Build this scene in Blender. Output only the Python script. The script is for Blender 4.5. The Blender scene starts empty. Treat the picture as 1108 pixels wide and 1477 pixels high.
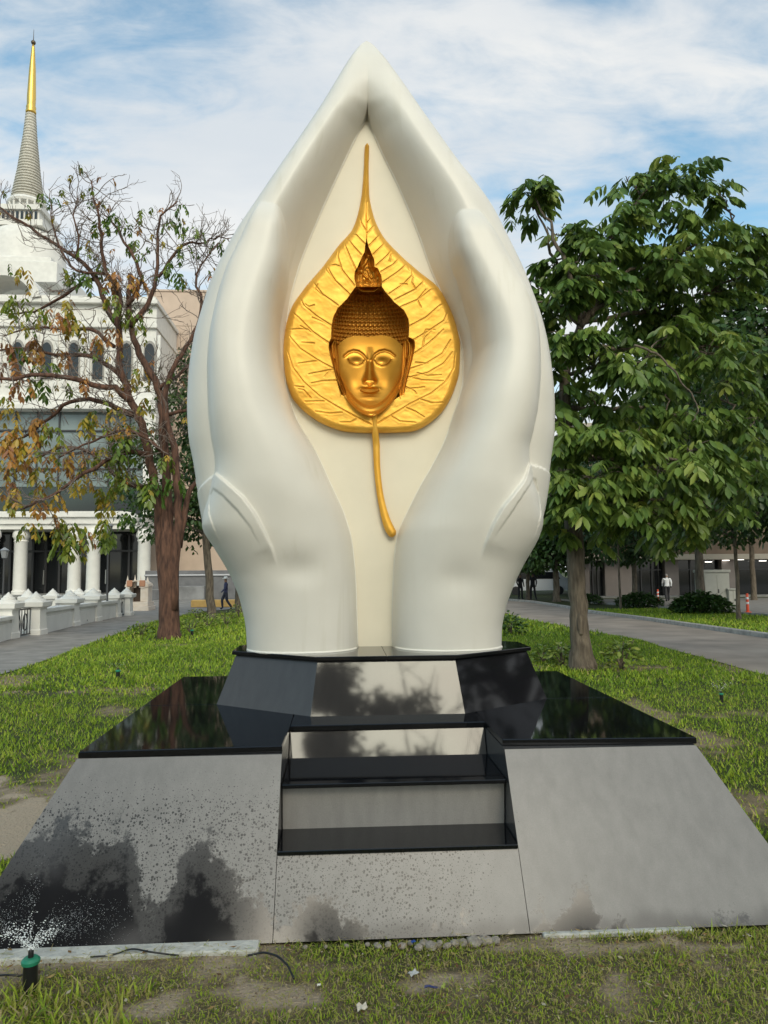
import bpy, math, random
import numpy as np
from mathutils import Vector, Matrix
rad = math.radians
sc = bpy.context.scene
COL = sc.collection
# ------------------------------------------------------------------ camera model
CX, CY, CZ = -0.2571, -3.2595, 1.6
YAW, PITCH, ROLL, FPX = 0.0577, 0.0827, -0.0072, 1031.1
cy_, sy_ = math.cos(YAW), math.sin(YAW); cp_, sp_ = math.cos(PITCH), math.sin(PITCH)
FW = np.array([sy_*cp_, cy_*cp_, sp_]); R0 = np.array([cy_, -sy_, 0.0]); U0 = np.cross(R0, FW)
RT = math.cos(ROLL)*R0 + math.sin(ROLL)*U0; UP = -math.sin(ROLL)*R0 + math.cos(ROLL)*U0
CAM = np.array([CX, CY, CZ])
cam = bpy.data.cameras.new('camera'); camo = bpy.data.objects.new('camera', cam); COL.objects.link(camo)
cam.sensor_fit = 'HORIZONTAL'; cam.sensor_width = 36; cam.lens = FPX*36/1108; cam.clip_start = 0.05; cam.clip_end = 5000
M = Matrix(((RT[0], UP[0], -FW[0], CX), (RT[1], UP[1], -FW[1], CY), (RT[2], UP[2], -FW[2], CZ), (0, 0, 0, 1)))
camo.matrix_world = M; sc.camera = camo

def ray(u, v):
    u = np.asarray(u, float); v = np.asarray(v, float)
    return FW + RT*((u-554)/FPX)[..., None] - UP*((v-738.5)/FPX)[..., None]
def PY(u, v, y):            # where the line of sight through a photo point meets the upright plane y
    d = ray(u, v); t = (np.asarray(y, float)-CY)/d[..., 1]
    return CAM + d*t[..., None]
def PZ(u, v, z):
    d = ray(u, v); t = (z-CZ)/d[..., 2]
    return CAM + d*t[..., None]
def smooth(a, b, x):
    t = np.clip((np.asarray(x, float)-a)/(b-a), 0, 1); return t*t*(3-2*t)
def gh(y):                  # height of the ground: level by the pedestal, falling a little further back
    return -0.35*smooth(4, 35, y)
def PG(u, v):               # point of the ground under a photo point
    z = 0.0
    for _ in range(12):
        p = PZ(u, v, z); z = float(gh(p[1]))
    return np.array([p[0], p[1], z])

# ------------------------------------------------------------------ noise (numpy)
_rs = np.random.RandomState(7); _tab = _rs.rand(256, 256)
def vnoise(x, y):
    xi = np.floor(x).astype(int); yi = np.floor(y).astype(int); fx = x-xi; fy = y-yi
    fx = fx*fx*(3-2*fx); fy = fy*fy*(3-2*fy)
    a = _tab[xi % 256, yi % 256]; b = _tab[(xi+1) % 256, yi % 256]; c = _tab[xi % 256, (yi+1) % 256]; d = _tab[(xi+1) % 256, (yi+1) % 256]
    return (a*(1-fx)+b*fx)*(1-fy)+(c*(1-fx)+d*fx)*fy
def fbm(x, y, o=4):
    x = np.asarray(x, float); y = np.asarray(y, float); s = 0; a = .5; f = 1
    for k in range(o):
        s = s+a*vnoise(x*f+13.7*k, y*f+5.1*k); a *= .5; f *= 2.03
    return s/(1-.5**o)

# ------------------------------------------------------------------ mesh helpers
class MB:
    def __init__(s): s.v = []; s.f = []; s.m = []; s.n = 0
    def add(s, v, f, m=0):
        v = np.asarray(v, float).reshape(-1, 3)
        s.v.append(v); s.f += [tuple(int(i)+s.n for i in q) for q in f]; s.m += [m]*len(f); s.n += len(v); return s
    def build(s, name, mats, parent=None, sm=False, fixn=True, autos=None):
        me = bpy.data.meshes.new(name)
        v = np.concatenate(s.v) if s.v else np.zeros((0, 3))
        me.from_pydata(v.tolist(), [], s.f)
        if not isinstance(mats, (list, tuple)): mats = [mats]
        for m in mats: me.materials.append(m)
        if len(mats) > 1: me.polygons.foreach_set('material_index', s.m)
        if sm: me.polygons.foreach_set('use_smooth', [True]*len(s.f))
        me.update()
        if autos is not None: me.set_sharp_from_angle(angle=rad(autos))
        o = bpy.data.objects.new(name, me); COL.objects.link(o)
        if parent: o.parent = parent
        return o
    # shapes
    def box(s, x0, x1, y0, y1, z0, z1, m=0, bev=0.0):
        if bev > 0:
            b = min(bev, (x1-x0)*.3, (y1-y0)*.3, (z1-z0)*.3)
            def ring(x0, x1, y0, y1, z):
                return [(x0+b, y0, z), (x1-b, y0, z), (x1, y0+b, z), (x1, y1-b, z), (x1-b, y1, z), (x0+b, y1, z), (x0, y1-b, z), (x0, y0+b, z)]
            def inn(z): return [(px+(b if px < (x0+x1)/2 else -b)*0, py, z) for px, py, _ in ring(x0+b, x1-b, y0+b, y1-b, z)]
            rs = [inn(z0), ring(x0, x1, y0, y1, z0+b), ring(x0, x1, y0, y1, z1-b), inn(z1)]
            v = [p for r in rs for p in r]; f = []
            for k in range(3):
                for i in range(8): j = (i+1) % 8; f.append((k*8+i, k*8+j, k*8+8+j, k*8+8+i))
            f.append(tuple(range(7, -1, -1))); f.append(tuple(range(24, 32)))
            return s.add(v, f, m)
        v = [(x0, y0, z0), (x1, y0, z0), (x1, y1, z0), (x0, y1, z0), (x0, y0, z1), (x1, y0, z1), (x1, y1, z1), (x0, y1, z1)]
        return s.add(v, [(3, 2, 1, 0), (4, 5, 6, 7), (0, 1, 5, 4), (1, 2, 6, 5), (2, 3, 7, 6), (3, 0, 4, 7)], m)
    def loft(s, rings, m=0, closed=True, caps=True):
        n = len(rings[0]); v = [p for r in rings for p in r]; f = []
        for k in range(len(rings)-1):
            for i in range(n if closed else n-1):
                j = (i+1) % n; f.append((k*n+i, k*n+j, (k+1)*n+j, (k+1)*n+i))
        if caps and closed:
            f.append(tuple(range(n-1, -1, -1))); f.append(tuple((len(rings)-1)*n+i for i in range(n)))
        return s.add(v, f, m)
    def prism(s, poly, z0, z1, m=0):   # counter-clockwise plan polygon
        return s.loft([[(p[0], p[1], z0) for p in poly], [(p[0], p[1], z1) for p in poly]], m)
    def lathe(s, prof, c, n=16, m=0, sq=None):
        rings = []
        for r, z in prof:
            if sq: rings.append([(c[0]+r*a, c[1]+r*b, c[2]+z) for a, b in ((-1, -1), (1, -1), (1, 1), (-1, 1))])
            else: rings.append([(c[0]+r*math.cos(2*math.pi*i/n), c[1]+r*math.sin(2*math.pi*i/n), c[2]+z) for i in range(n)])
        return s.loft(rings, m)
    def tube(s, pts, radii, n=6, m=0, cap=True):
        pts = np.asarray(pts, float); k = len(pts)
        t = np.gradient(pts, axis=0); t /= (np.linalg.norm(t, axis=1)[:, None]+1e-9)
        up = np.array([0, 0, 1.]) if abs(t[0][2]) < .9 else np.array([1., 0, 0])
        a = np.cross(t[0], up); a /= np.linalg.norm(a); rings = []
        for i in range(k):
            a = a-t[i]*(a@t[i]); a /= (np.linalg.norm(a)+1e-9); b = np.cross(t[i], a)
            rings.append([pts[i]+radii[i]*(math.cos(q)*a+math.sin(q)*b) for q in np.linspace(0, 2*math.pi, n, endpoint=False)])
        return s.loft(rings, m, caps=cap)
    def ball(s, c, r, n=8, k=6, m=0):
        r = np.ones(3)*r; rings = []
        for j in range(1, k):
            ph = math.pi*j/k
            rings.append([(c[0]+r[0]*math.sin(ph)*math.cos(2*math.pi*i/n), c[1]+r[1]*math.sin(ph)*math.sin(2*math.pi*i/n), c[2]-r[2]*math.cos(ph)) for i in range(n)])
        return s.loft(rings, m)

def grid_mesh(P, name, mat, parent=None, sm=True, flip=False, extra=None):
    """P: (rows, cols, 3) array; joined as one mesh; extra: more grids in the same mesh"""
    Ps = [(P, flip)]+(extra or []); vs = []; fs = []; n = 0
    for Q, fl in Ps:
        r, c = Q.shape[:2]; idx = np.arange(r*c).reshape(r, c)+n
        a, b, c2, d = idx[:-1, :-1], idx[:-1, 1:], idx[1:, 1:], idx[1:, :-1]
        f = np.stack([a, b, c2, d] if not fl else [a, d, c2, b], -1).reshape(-1, 4)
        vs.append(Q.reshape(-1, 3)); fs.append(f); n += r*c
    return raw_mesh(np.concatenate(vs), np.concatenate(fs), name, mat, parent, sm)
def raw_mesh(v, f, name, mat, parent=None, sm=True, attr=None, midx=None):
    me = bpy.data.meshes.new(name); k = f.shape[1]
    me.vertices.add(len(v)); me.vertices.foreach_set('co', np.asarray(v, np.float32).ravel())
    me.loops.add(f.size); me.loops.foreach_set('vertex_index', f.astype(np.int32).ravel())
    me.polygons.add(len(f)); me.polygons.foreach_set('loop_start', np.arange(0, f.size, k, dtype=np.int32))
    me.polygons.foreach_set('use_smooth', np.full(len(f), sm))
    for m in (mat if isinstance(mat, (list, tuple)) else [mat]): me.materials.append(m)
    if midx is not None: me.polygons.foreach_set('material_index', midx.astype(np.int32))
    me.update(calc_edges=True); me.validate()
    for nm, val in (attr or {}).items():
        a = me.attributes.new(nm, 'FLOAT', 'POINT'); a.data.foreach_set('value', np.asarray(val, np.float32))
    o = bpy.data.objects.new(name, me); COL.objects.link(o)
    if parent: o.parent = parent
    return o
def thing(name, label, cat, loc=(0, 0, 0), group=None, kind=None):
    o = bpy.data.objects.new(name, None); COL.objects.link(o); o.location = loc
    o['label'] = label; o['category'] = cat; o.empty_display_size = .2
    if group: o['group'] = group
    return o
def put(o, parent):          # parent keeping world coordinates of the mesh
    o.parent = parent; o.location = -Vector(parent.location); return o
def tag(o, label, cat, group=None):
    o['label'] = label; o['category'] = cat
    if group: o['group'] = group
    return o
def struct(o, kind='structure'): o['kind'] = kind; return o

# ------------------------------------------------------------------ material helpers
def mat(name, col=(.5, .5, .5), rough=.6, metal=0, spec=.5, var=.0, vscale=8, bump=0, bscale=40, coat=0, col2=None, detail=5, rvar=0, stretch=None):
    m = bpy.data.materials.new(name); m.use_nodes = True; nt = m.node_tree; b = nt.nodes['Principled BSDF']
    b.inputs['Base Color'].default_value = (*col, 1); b.inputs['Roughness'].default_value = rough
    b.inputs['Metallic'].default_value = metal; b.inputs['Specular IOR Level'].default_value = spec
    b.inputs['Coat Weight'].default_value = coat
    tc = nt.nodes.new('ShaderNodeTexCoord')
    vec = tc.outputs['Object']
    if stretch:
        mpn = nt.nodes.new('ShaderNodeMapping'); mpn.inputs['Scale'].default_value = stretch; nt.links.new(vec, mpn.inputs['Vector']); vec = mpn.outputs[0]
    if var > 0 or col2 is not None:
        n = nt.nodes.new('ShaderNodeTexNoise'); n.inputs['Scale'].default_value = vscale; n.inputs['Detail'].default_value = detail
        nt.links.new(vec, n.inputs['Vector'])
        r = nt.nodes.new('ShaderNodeValToRGB'); r.color_ramp.elements[0].position = .32; r.color_ramp.elements[1].position = .68
        c2 = col2 if col2 is not None else tuple(c*(1+var) for c in col)
        c1 = col if col2 is not None else tuple(c*(1-var) for c in col)
        r.color_ramp.elements[0].color = (*c1, 1); r.color_ramp.elements[1].color = (*c2, 1)
        nt.links.new(n.outputs['Fac'], r.inputs['Fac']); nt.links.new(r.outputs['Color'], b.inputs['Base Color'])
        if rvar:
            mr = nt.nodes.new('ShaderNodeMapRange'); mr.inputs['To Min'].default_value = max(0, rough-rvar); mr.inputs['To Max'].default_value = rough+rvar
            nt.links.new(n.outputs['Fac'], mr.inputs['Value']); nt.links.new(mr.outputs[0], b.inputs['Roughness'])
    if bump:
        n2 = nt.nodes.new('ShaderNodeTexNoise'); n2.inputs['Scale'].default_value = bscale; n2.inputs['Detail'].default_value = 6
        nt.links.new(vec, n2.inputs['Vector'])
        bp = nt.nodes.new('ShaderNodeBump'); bp.inputs['Strength'].default_value = bump; bp.inputs['Distance'].default_value = .02
        nt.links.new(n2.outputs['Fac'], bp.inputs['Height']); nt.links.new(bp.outputs[0], b.inputs['Normal'])
    return m
class NT:      # tiny node-building helper
    def __init__(s, m): s.nt = m.node_tree; s.N = s.nt.nodes; s.L = s.nt.links
    def new(s, t, **k):
        n = s.N.new('ShaderNode'+t)
        for a, b in k.items():
            if a in ('inp',):
                for i, val in b.items():
                    if hasattr(val, 'is_output'): s.L.new(val, n.inputs[i])
                    else: n.inputs[i].default_value = val
            else: setattr(n, a, b)
        return n
    def math(s, op, a, b=0, c=0, clamp=False):
        n = s.N.new('ShaderNodeMath'); n.operation = op; n.use_clamp = clamp
        for i, val in enumerate((a, b, c)):
            if hasattr(val, 'is_output'): s.L.new(val, n.inputs[i])
            else: n.inputs[i].default_value = val
        return n.outputs[0]
    def ss(s, a, b, x):
        n = s.N.new('ShaderNodeMapRange'); n.interpolation_type = 'SMOOTHSTEP'
        s.L.new(x, n.inputs['Value']); n.inputs['From Min'].default_value = a; n.inputs['From Max'].default_value = b
        return n.outputs[0]
    def mix(s, f, a, b):
        n = s.N.new('ShaderNodeMix'); n.data_type = 'RGBA'
        for i, val in ((0, f), (6, a), (7, b)):
            if hasattr(val, 'is_output'): s.L.new(val, n.inputs[i])
            else: n.inputs[i].default_value = val if i == 0 else (*val, 1)
        return n.outputs[2]
# ================================================================== MATERIALS of the monument
white = mat('white_satin_paint', (.71, .692, .63), .40, spec=.4, var=.04, vscale=2.2, bump=.03, bscale=14, rvar=.07)
t = NT(white); b_ = t.N['Principled BSDF']; src = b_.inputs['Base Color'].links[0].from_socket; PO = t.new('TexCoord').outputs['Object']
st1 = t.new('TexNoise', inp={'Vector': t.new('Mapping', inp={'Vector': PO, 'Scale': (9, 9, .55)}).outputs[0], 'Scale': 1.6, 'Detail': 7}).outputs['Fac']
st2 = t.new('TexNoise', inp={'Vector': PO, 'Scale': 1.1, 'Detail': 6, 'Roughness': .65}).outputs['Fac']
fl_ = t.math('MULTIPLY', t.ss(.52, .70, st1), t.math('MULTIPLY', t.ss(.45, .65, st2), .26)); t.L.new(t.mix(fl_, (1, 1, 1), (.72, .70, .60)), (lambda n: (setattr(n, 'data_type', 'RGBA'), setattr(n, 'blend_type', 'MULTIPLY'), n)[2])(t.N.new('ShaderNodeMix')).inputs[7])
mm = t.N[-1]; mm.inputs[0].default_value = 1; t.L.new(src, mm.inputs[6]); t.L.new(mm.outputs[2], b_.inputs['Base Color'])
cream = mat('cream_paint', (.70, .655, .53), .5, var=.03, vscale=4)
edge_white = mat('mortar_white', (.75, .74, .68), .6)
gold_leaf = mat('gold_leaf_paint', (.76, .41, .055), .54, metal=.62, col2=(.86, .51, .09), vscale=9, bump=.06, bscale=30)
gold_dark = mat('amber_gold_paint', (.56, .255, .025), .38, metal=.72, col2=(.62, .30, .035), vscale=4)
gold_hair = mat('brown_gold_paint', (.54, .25, .03), .36, metal=.7, col2=(.60, .29, .04), vscale=4)
granite = mat('polished_black_granite', (.006, .0065, .008), .05, var=.5, vscale=300, detail=2)
def granite_face(name, film, drops_and_painted_trees, warm=1.0, rough=.3):
    """black granite with a dry mineral film; water drops wash it dark in places, and dark tree reflections are painted in"""
    m = mat(name, (.01, .01, .01), .3); t = NT(m); b = t.N['Principled BSDF']; tc = t.new('TexCoord'); P = tc.outputs['Object']
    fine = t.new('TexNoise', inp={'Vector': P, 'Scale': 260, 'Detail': 3}).outputs['Fac']
    mp = t.new('Mapping', inp={'Vector': P, 'Scale': (6, 6, 1.3)})
    streak = t.new('TexNoise', inp={'Vector': mp.outputs[0], 'Scale': 3, 'Detail': 6}).outputs['Fac']
    cl = t.new('TexNoise', inp={'Vector': P, 'Scale': 2.3, 'Detail': 5}).outputs['Fac']
    f = t.math('MULTIPLY', film, t.math('ADD', .72, t.math('MULTIPLY', fine, .56)))
    f = t.math('MULTIPLY', f, t.math('ADD', .74, t.math('MULTIPLY', streak, .5)))
    sep = t.new('SeparateXYZ', inp={0: P}); X, Z = sep.outputs[0], sep.outputs[2]
    if drops_and_painted_trees:
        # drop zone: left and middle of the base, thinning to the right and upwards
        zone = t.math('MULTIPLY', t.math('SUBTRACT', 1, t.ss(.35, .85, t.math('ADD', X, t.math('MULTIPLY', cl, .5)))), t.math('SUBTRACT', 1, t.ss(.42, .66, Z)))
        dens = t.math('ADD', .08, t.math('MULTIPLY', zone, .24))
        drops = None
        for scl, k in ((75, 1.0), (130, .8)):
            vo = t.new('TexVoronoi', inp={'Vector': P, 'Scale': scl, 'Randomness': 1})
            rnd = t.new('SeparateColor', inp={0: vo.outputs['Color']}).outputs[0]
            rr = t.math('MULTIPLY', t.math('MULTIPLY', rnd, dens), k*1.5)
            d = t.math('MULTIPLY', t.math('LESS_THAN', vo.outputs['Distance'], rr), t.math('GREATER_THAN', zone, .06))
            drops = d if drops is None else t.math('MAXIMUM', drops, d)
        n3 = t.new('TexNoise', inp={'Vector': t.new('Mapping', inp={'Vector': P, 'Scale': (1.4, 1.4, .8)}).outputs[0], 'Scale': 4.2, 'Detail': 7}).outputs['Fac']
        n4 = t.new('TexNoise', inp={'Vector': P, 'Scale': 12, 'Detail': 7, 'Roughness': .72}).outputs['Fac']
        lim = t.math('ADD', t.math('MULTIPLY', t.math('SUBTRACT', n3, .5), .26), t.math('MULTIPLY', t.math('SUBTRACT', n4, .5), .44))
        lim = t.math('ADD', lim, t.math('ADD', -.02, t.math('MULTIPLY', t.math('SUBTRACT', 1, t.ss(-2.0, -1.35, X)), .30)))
        for c_, s_, a_ in ((-1.52, .25, .40), (-1.25, .12, .30), (-.93, .14, .40), (-.70, .15, .17), (-.36, .17, .17), (.62, .06, .07), (.83, .07, .16), (.74, .12, .06)):  # lumps paint the mirrored tree crowns into the film colour as dark patches
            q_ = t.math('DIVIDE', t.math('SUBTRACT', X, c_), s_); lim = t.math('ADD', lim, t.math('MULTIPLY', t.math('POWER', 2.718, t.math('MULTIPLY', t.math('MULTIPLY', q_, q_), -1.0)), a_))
        painted_trees = t.ss(-.02, .04, t.math('SUBTRACT', lim, Z)); deep = t.ss(.12, .2, t.math('SUBTRACT', lim, Z)); painted_trees = t.math('MULTIPLY', painted_trees, t.math('ADD', .78, t.math('MULTIPLY', deep, .22)))
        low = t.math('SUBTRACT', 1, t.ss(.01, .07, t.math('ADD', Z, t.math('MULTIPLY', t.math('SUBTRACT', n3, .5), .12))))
        w = t.math('MAXIMUM', t.math('MULTIPLY', painted_trees, .97), t.math('MAXIMUM', t.math('MULTIPLY', drops, .9), t.math('MULTIPLY', low, .5)), clamp=True)
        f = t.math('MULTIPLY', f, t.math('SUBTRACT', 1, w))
        t.L.new(t.math('SUBTRACT', rough, t.math('MULTIPLY', painted_trees, rough*.72)), b.inputs['Roughness'])
    else: b.inputs['Roughness'].default_value = rough
    col = t.mix(t.math('MULTIPLY', f, 1, clamp=True), (.009, .009, .011), (.42*warm, .405, .385/warm))
    t.L.new(col, b.inputs['Base Color'])
    return m
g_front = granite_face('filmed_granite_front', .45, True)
g_riser = granite_face('filmed_granite_riser', .66, False, rough=.28)
g_mirror = granite_face('clean_granite_facet', .06, False, 1.02, rough=.05)
g_left = granite_face('clean_granite_side', .10, False, .96, rough=.22)
g_edge = mat('granite_edge', (.008, .008, .009), .25)
footing = mat('cement_footing', (.55, .54, .48), .9, var=.15, vscale=14, bump=.5, bscale=60)

# ================================================================== PEDESTAL
H1, H2, TS = .7208, 1.068, .034
def g2(u, v, z): p = PZ(u, v, z); return (float(p[0]), float(p[1]))
A = g2(113, 1084.5, H1); B_ = g2(407.5, 1075.8, H1); C_ = g2(724.5, 1066.5, H1); D_ = g2(1005, 1063.5, H1)
E_ = g2(418.5, 1047, H1); F_ = g2(700, 1041, H1)
BL = g2(264.3, 976, H1); BR = (D_[0]+.02, BL[1])
p1L = g2(309.3, 1017.3, H1); p1R = g2(785.4, 1006.5, H1); p2L = g2(450, 1034.3, H1); p2R = g2(672.3, 1028.6, H1)
q1x, q1y = (p1R[0]-p1L[0])/2, (p1L[1]+p1R[1])/2; q2x, q2y = (p2R[0]-p2L[0])/2, (p2L[1]+p2R[1])/2; qc = (p1L[0]+p1R[0]+p2L[0]+p2R[0])/4
p1L, p1R, p2L, p2R = (qc-q1x, q1y), (qc+q1x, q1y), (qc-q2x, q2y), (qc+q2x, q2y)
yb = BL[1]
W = .565; X0, X1 = 1.922, 1.575; z1, z2 = .3136, .550
b1, b2, f2, f3 = .47, .905, .42, .945
ped = thing('granite_pedestal', 'stepped black granite pedestal with sloping sides under the white hands', 'pedestal', (0, 1.4, 0))
OV = .022                      # slab overhang
def yfront(z): return .456*z/H1+.0
def block(x0b, x0t, x1, name, mats):
    zt = H1-TS; m = MB()
    yb0 = yb+.4; ov = OV
    # rings from bottom to top; front leans back, the outer side leans in
    lo = [(x0b, 0, 0), (x1, 0, 0), (x1, yb0, 0), (x0b, yb0, 0)]
    x0e = x0b+(x0t-x0b)*(zt/H1)
    hi = [(x0e, yfront(zt)+ov*0+.012, zt), (x1, yfront(zt)+.012, zt), (x1, yb-.02, zt), (x0e, yb-.02, zt)]
    if x0b > x1: lo = [lo[1], lo[0], lo[3], lo[2]]; hi = [hi[1], hi[0], hi[3], hi[2]]
    m.add(lo+hi, [(3, 2, 1, 0), (4, 5, 6, 7)], 1); m.add(lo+hi, [(0, 1, 5, 4)], 0); m.add(lo+hi, [(1, 2, 6, 5), (2, 3, 7, 6), (3, 0, 4, 7)], 1)
    return put(m.build(name, mats), ped)
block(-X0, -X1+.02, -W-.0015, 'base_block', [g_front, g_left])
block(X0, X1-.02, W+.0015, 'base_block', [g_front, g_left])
# lowest riser, flush with the sloping fronts
m = MB(); zt = z1-.02
yf = lambda z: yfront(z)+.0
m.loft([[(-W+.0015, 0.001, 0), (W-.0015, 0.001, 0), (W-.0015, yb, 0), (-W+.0015, yb, 0)], [(-W+.0015, yf(zt)+.002, zt), (W-.0015, yf(zt)+.002, zt), (W-.0015, yb, zt), (-W+.0015, yb, zt)]])
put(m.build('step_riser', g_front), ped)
def tread(y0, y1, z, t=.02, name='step_tread'):
    m = MB(); m.box(-W+.002, W-.002, y0, y1, z-t, z, bev=.003)
    return put(m.build(name, granite), ped)
tread(yf(z1)-.018, b1+.03, z1)
m = MB(); m.loft([[(-W+.003, b1, z1), (W-.003, b1, z1), (W-.003, yb, z1), (-W+.003, yb, z1)], [(-W+.003, f2+.03, z2-.02), (W-.003, f2+.03, z2-.02), (W-.003, yb, z2-.02), (-W+.003, yb, z2-.02)]])
put(m.build('step_riser', g_riser), ped)
tread(f2-.02, b2+.03, z2)
m = MB(); zt = H1-TS
m.loft([[(-W+.003, b2, z2), (W-.003, b2, z2), (W-.003, 1.5, z2), (-W+.003, 1.5, z2)], [(-W+.003, f3+.02, zt), (W-.003, f3+.02, zt), (W-.003, 1.6, zt), (-W+.003, 1.6, zt)]])
put(m.build('step_riser', g_mirror), ped)
# top slab in separately laid pieces with hairline joints
def inset(poly, d):
    n = len(poly); out = []
    for i in range(n):
        a, b, c = np.array(poly[i-1]), np.array(poly[i]), np.array(poly[(i+1) % n])
        e1 = b-a; e1 /= np.linalg.norm(e1); e2 = c-b; e2 /= np.linalg.norm(e2)
        n1 = np.array([-e1[1], e1[0]]); n2 = np.array([-e2[1], e2[0]])
        k = (n1+n2)/(1+n1@n2+1e-6); out.append(tuple(b+k*d))
    return out
def slab(poly, z, t, name, bev=.004, mt=None):
    p0 = inset(poly, .0008); p1 = inset(poly, .0008+bev); m = MB()
    m.loft([[(*p, z-t) for p in p1], [(*p, z-t+bev) for p in p0], [(*p, z-bev) for p in p0], [(*p, z) for p in p1]])
    return put(m.build(name, mt or granite), ped)
def lerp(a, b, t): return (a[0]+(b[0]-a[0])*t, a[1]+(b[1]-a[1])*t)
tL = (p1L[1]-A[1])/(BL[1]-A[1]); sL = lerp(A, BL, tL); tR = (p1R[1]-D_[1])/(BR[1]-D_[1]); sR = lerp(D_, BR, tR)
mL = (E_[0], p2L[1]+.2); mR = (F_[0], p2R[1]+.2)
slab([A, B_, E_, (E_[0]-.004, 1.60), (p1L[0]+.2, p1L[1]), sL], H1, TS, 'top_slab')
slab([sL, (p1L[0]+.2, p1L[1]), (-.3, p1L[1]), (-.3, yb), BL], H1, TS, 'top_slab')
slab([C_, D_, sR, (p1R[0]-.2, p1R[1]), (F_[0]+.004, 1.6), F_], H1, TS, 'top_slab')
slab([sR, BR, (.3, yb), (.3, p1R[1]), (p1R[0]-.2, p1R[1])], H1, TS, 'top_slab')
slab([E_, F_, (F_[0]+.002, 1.6), (E_[0]-.002, 1.6)], H1, TS, 'top_slab')
# upper tier: eight-sided, leaning in
ybk = 2.62
bot = [p2L, p2R, p1R, (p1R[0], 2.12), (p2R[0], ybk), (p2L[0], ybk), (p1L[0], 2.12), p1L]
top_in = inset(bot, .118); top_out = inset(bot, .118-.028)
r2L, r2R, r1R, r1L = top_out[0], top_out[1], top_out[2], top_out[7]
m = MB(); n = 8; vv = [(*p, H1) for p in bot]+[(*p, H2-.03) for p in top_in]
m.add(vv, [(0, 1, 9, 8)], 0); m.add(vv, [(7, 0, 8, 15)], 1); m.add(vv, [(1, 2, 10, 9)], 2)
for i in (2, 3, 4, 5, 6): m.add(vv, [(i, (i+1) % 8, 8+(i+1) % 8, 8+i)], 1)
g_right = granite_face('clean_granite_facet_right', .0, False, .98, rough=.06)
put(m.build('upper_block', [g_mirror, g_left, g_right]), ped)
mid = ((r2L[0]+r2R[0])/2)
slab([(mid, r2L[1]+(r2R[1]-r2L[1])*.5)]+[r2R, r1R, top_out[3], top_out[4], (mid, top_out[4][1])], H2, .026, 'upper_slab')
slab([r2L, (mid, r2L[1]+(r2R[1]-r2L[1])*.5), (mid, top_out[4][1]), top_out[5], top_out[6], r1L], H2, .026, 'upper_slab')
# cement footing showing along the bottom edge
m = MB(); m.box(-2.4, -.62, -.075, .02, -.06, .012, bev=.006); put(m.build('footing', footing), ped)
m = MB(); m.box(.62, 1.30, -.022, .02, -.06, .004, bev=.006); put(m.build('footing', footing), ped)

# ================================================================== THE HANDS
YP = 1.88                                    # plane of the cream panel
statue = thing('hands_statue', 'tall white sculpture of two cupped hands holding a golden leaf with a face', 'statue', (0, 1.8, H2))
def curve(pts, y):
    p = PY([a for a, b in pts], [b for a, b in pts], y); o = np.argsort(p[:, 2]); return p[o, 0], p[o, 2]
def pchip(xk, yk, x):
    xk = np.asarray(xk, float); yk = np.asarray(yk, float); h = np.diff(xk); d = np.diff(yk)/h; m = np.zeros(len(xk))
    m[0], m[-1] = d[0], d[-1]
    for i in range(1, len(xk)-1):
        if d[i-1]*d[i] > 0:
            w1, w2 = 2*h[i]+h[i-1], h[i]+2*h[i-1]; m[i] = (w1+w2)/(w1/d[i-1]+w2/d[i])
    x = np.clip(x, xk[0], xk[-1]); i = np.clip(np.searchsorted(xk, x)-1, 0, len(h)-1); t = (x-xk[i])/h[i]
    return (yk[i]*(2*t**3-3*t**2+1)+h[i]*m[i]*(t**3-2*t**2+t)+yk[i+1]*(-2*t**3+3*t**2)+h[i]*m[i+1]*(t**3-t**2))
def fz(pts, y, z):
    xs, zs = curve(pts, y)
    k = np.concatenate([[True], np.diff(zs) > 1e-4]); return pchip(zs[k], xs[k], z)
def zv(v, y=YP, u=540): return float(PY(u, v, y)[2])
def dseg(P, poly):                            # distance of points (…,2) to a polyline, plus running parameter 0..1
    best = np.full(P.shape[:-1], 1e9); par = np.zeros(P.shape[:-1]); side = np.zeros(P.shape[:-1]); n = len(poly)-1
    for i in range(n):
        a = np.array(poly[i]); b = np.array(poly[i+1]); ab = b-a; t = np.clip(((P-a)@ab)/(ab@ab+1e-12), 0, 1)
        d = np.linalg.norm(P-(a+t[..., None]*ab), axis=-1); cr = ab[0]*(P[..., 1]-a[1])-ab[1]*(P[..., 0]-a[0])
        k = d < best; best = np.where(k, d, best); par = np.where(k, (i+t)/n, par); side = np.where(k, np.sign(cr), side)
    return best, par, side
def inpoly(P, poly):
    x, y = P[..., 0], P[..., 1]; ins = np.zeros(x.shape, bool); n = len(poly)
    for i in range(n):
        x1_, y1_ = poly[i]; x2_, y2_ = poly[(i+1) % n]
        if y1_ == y2_: continue
        c = ((y1_ > y) != (y2_ > y)) & (x < (x2_-x1_)*(y-y1_)/(y2_-y1_)+x1_); ins ^= c
    return ins
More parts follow.
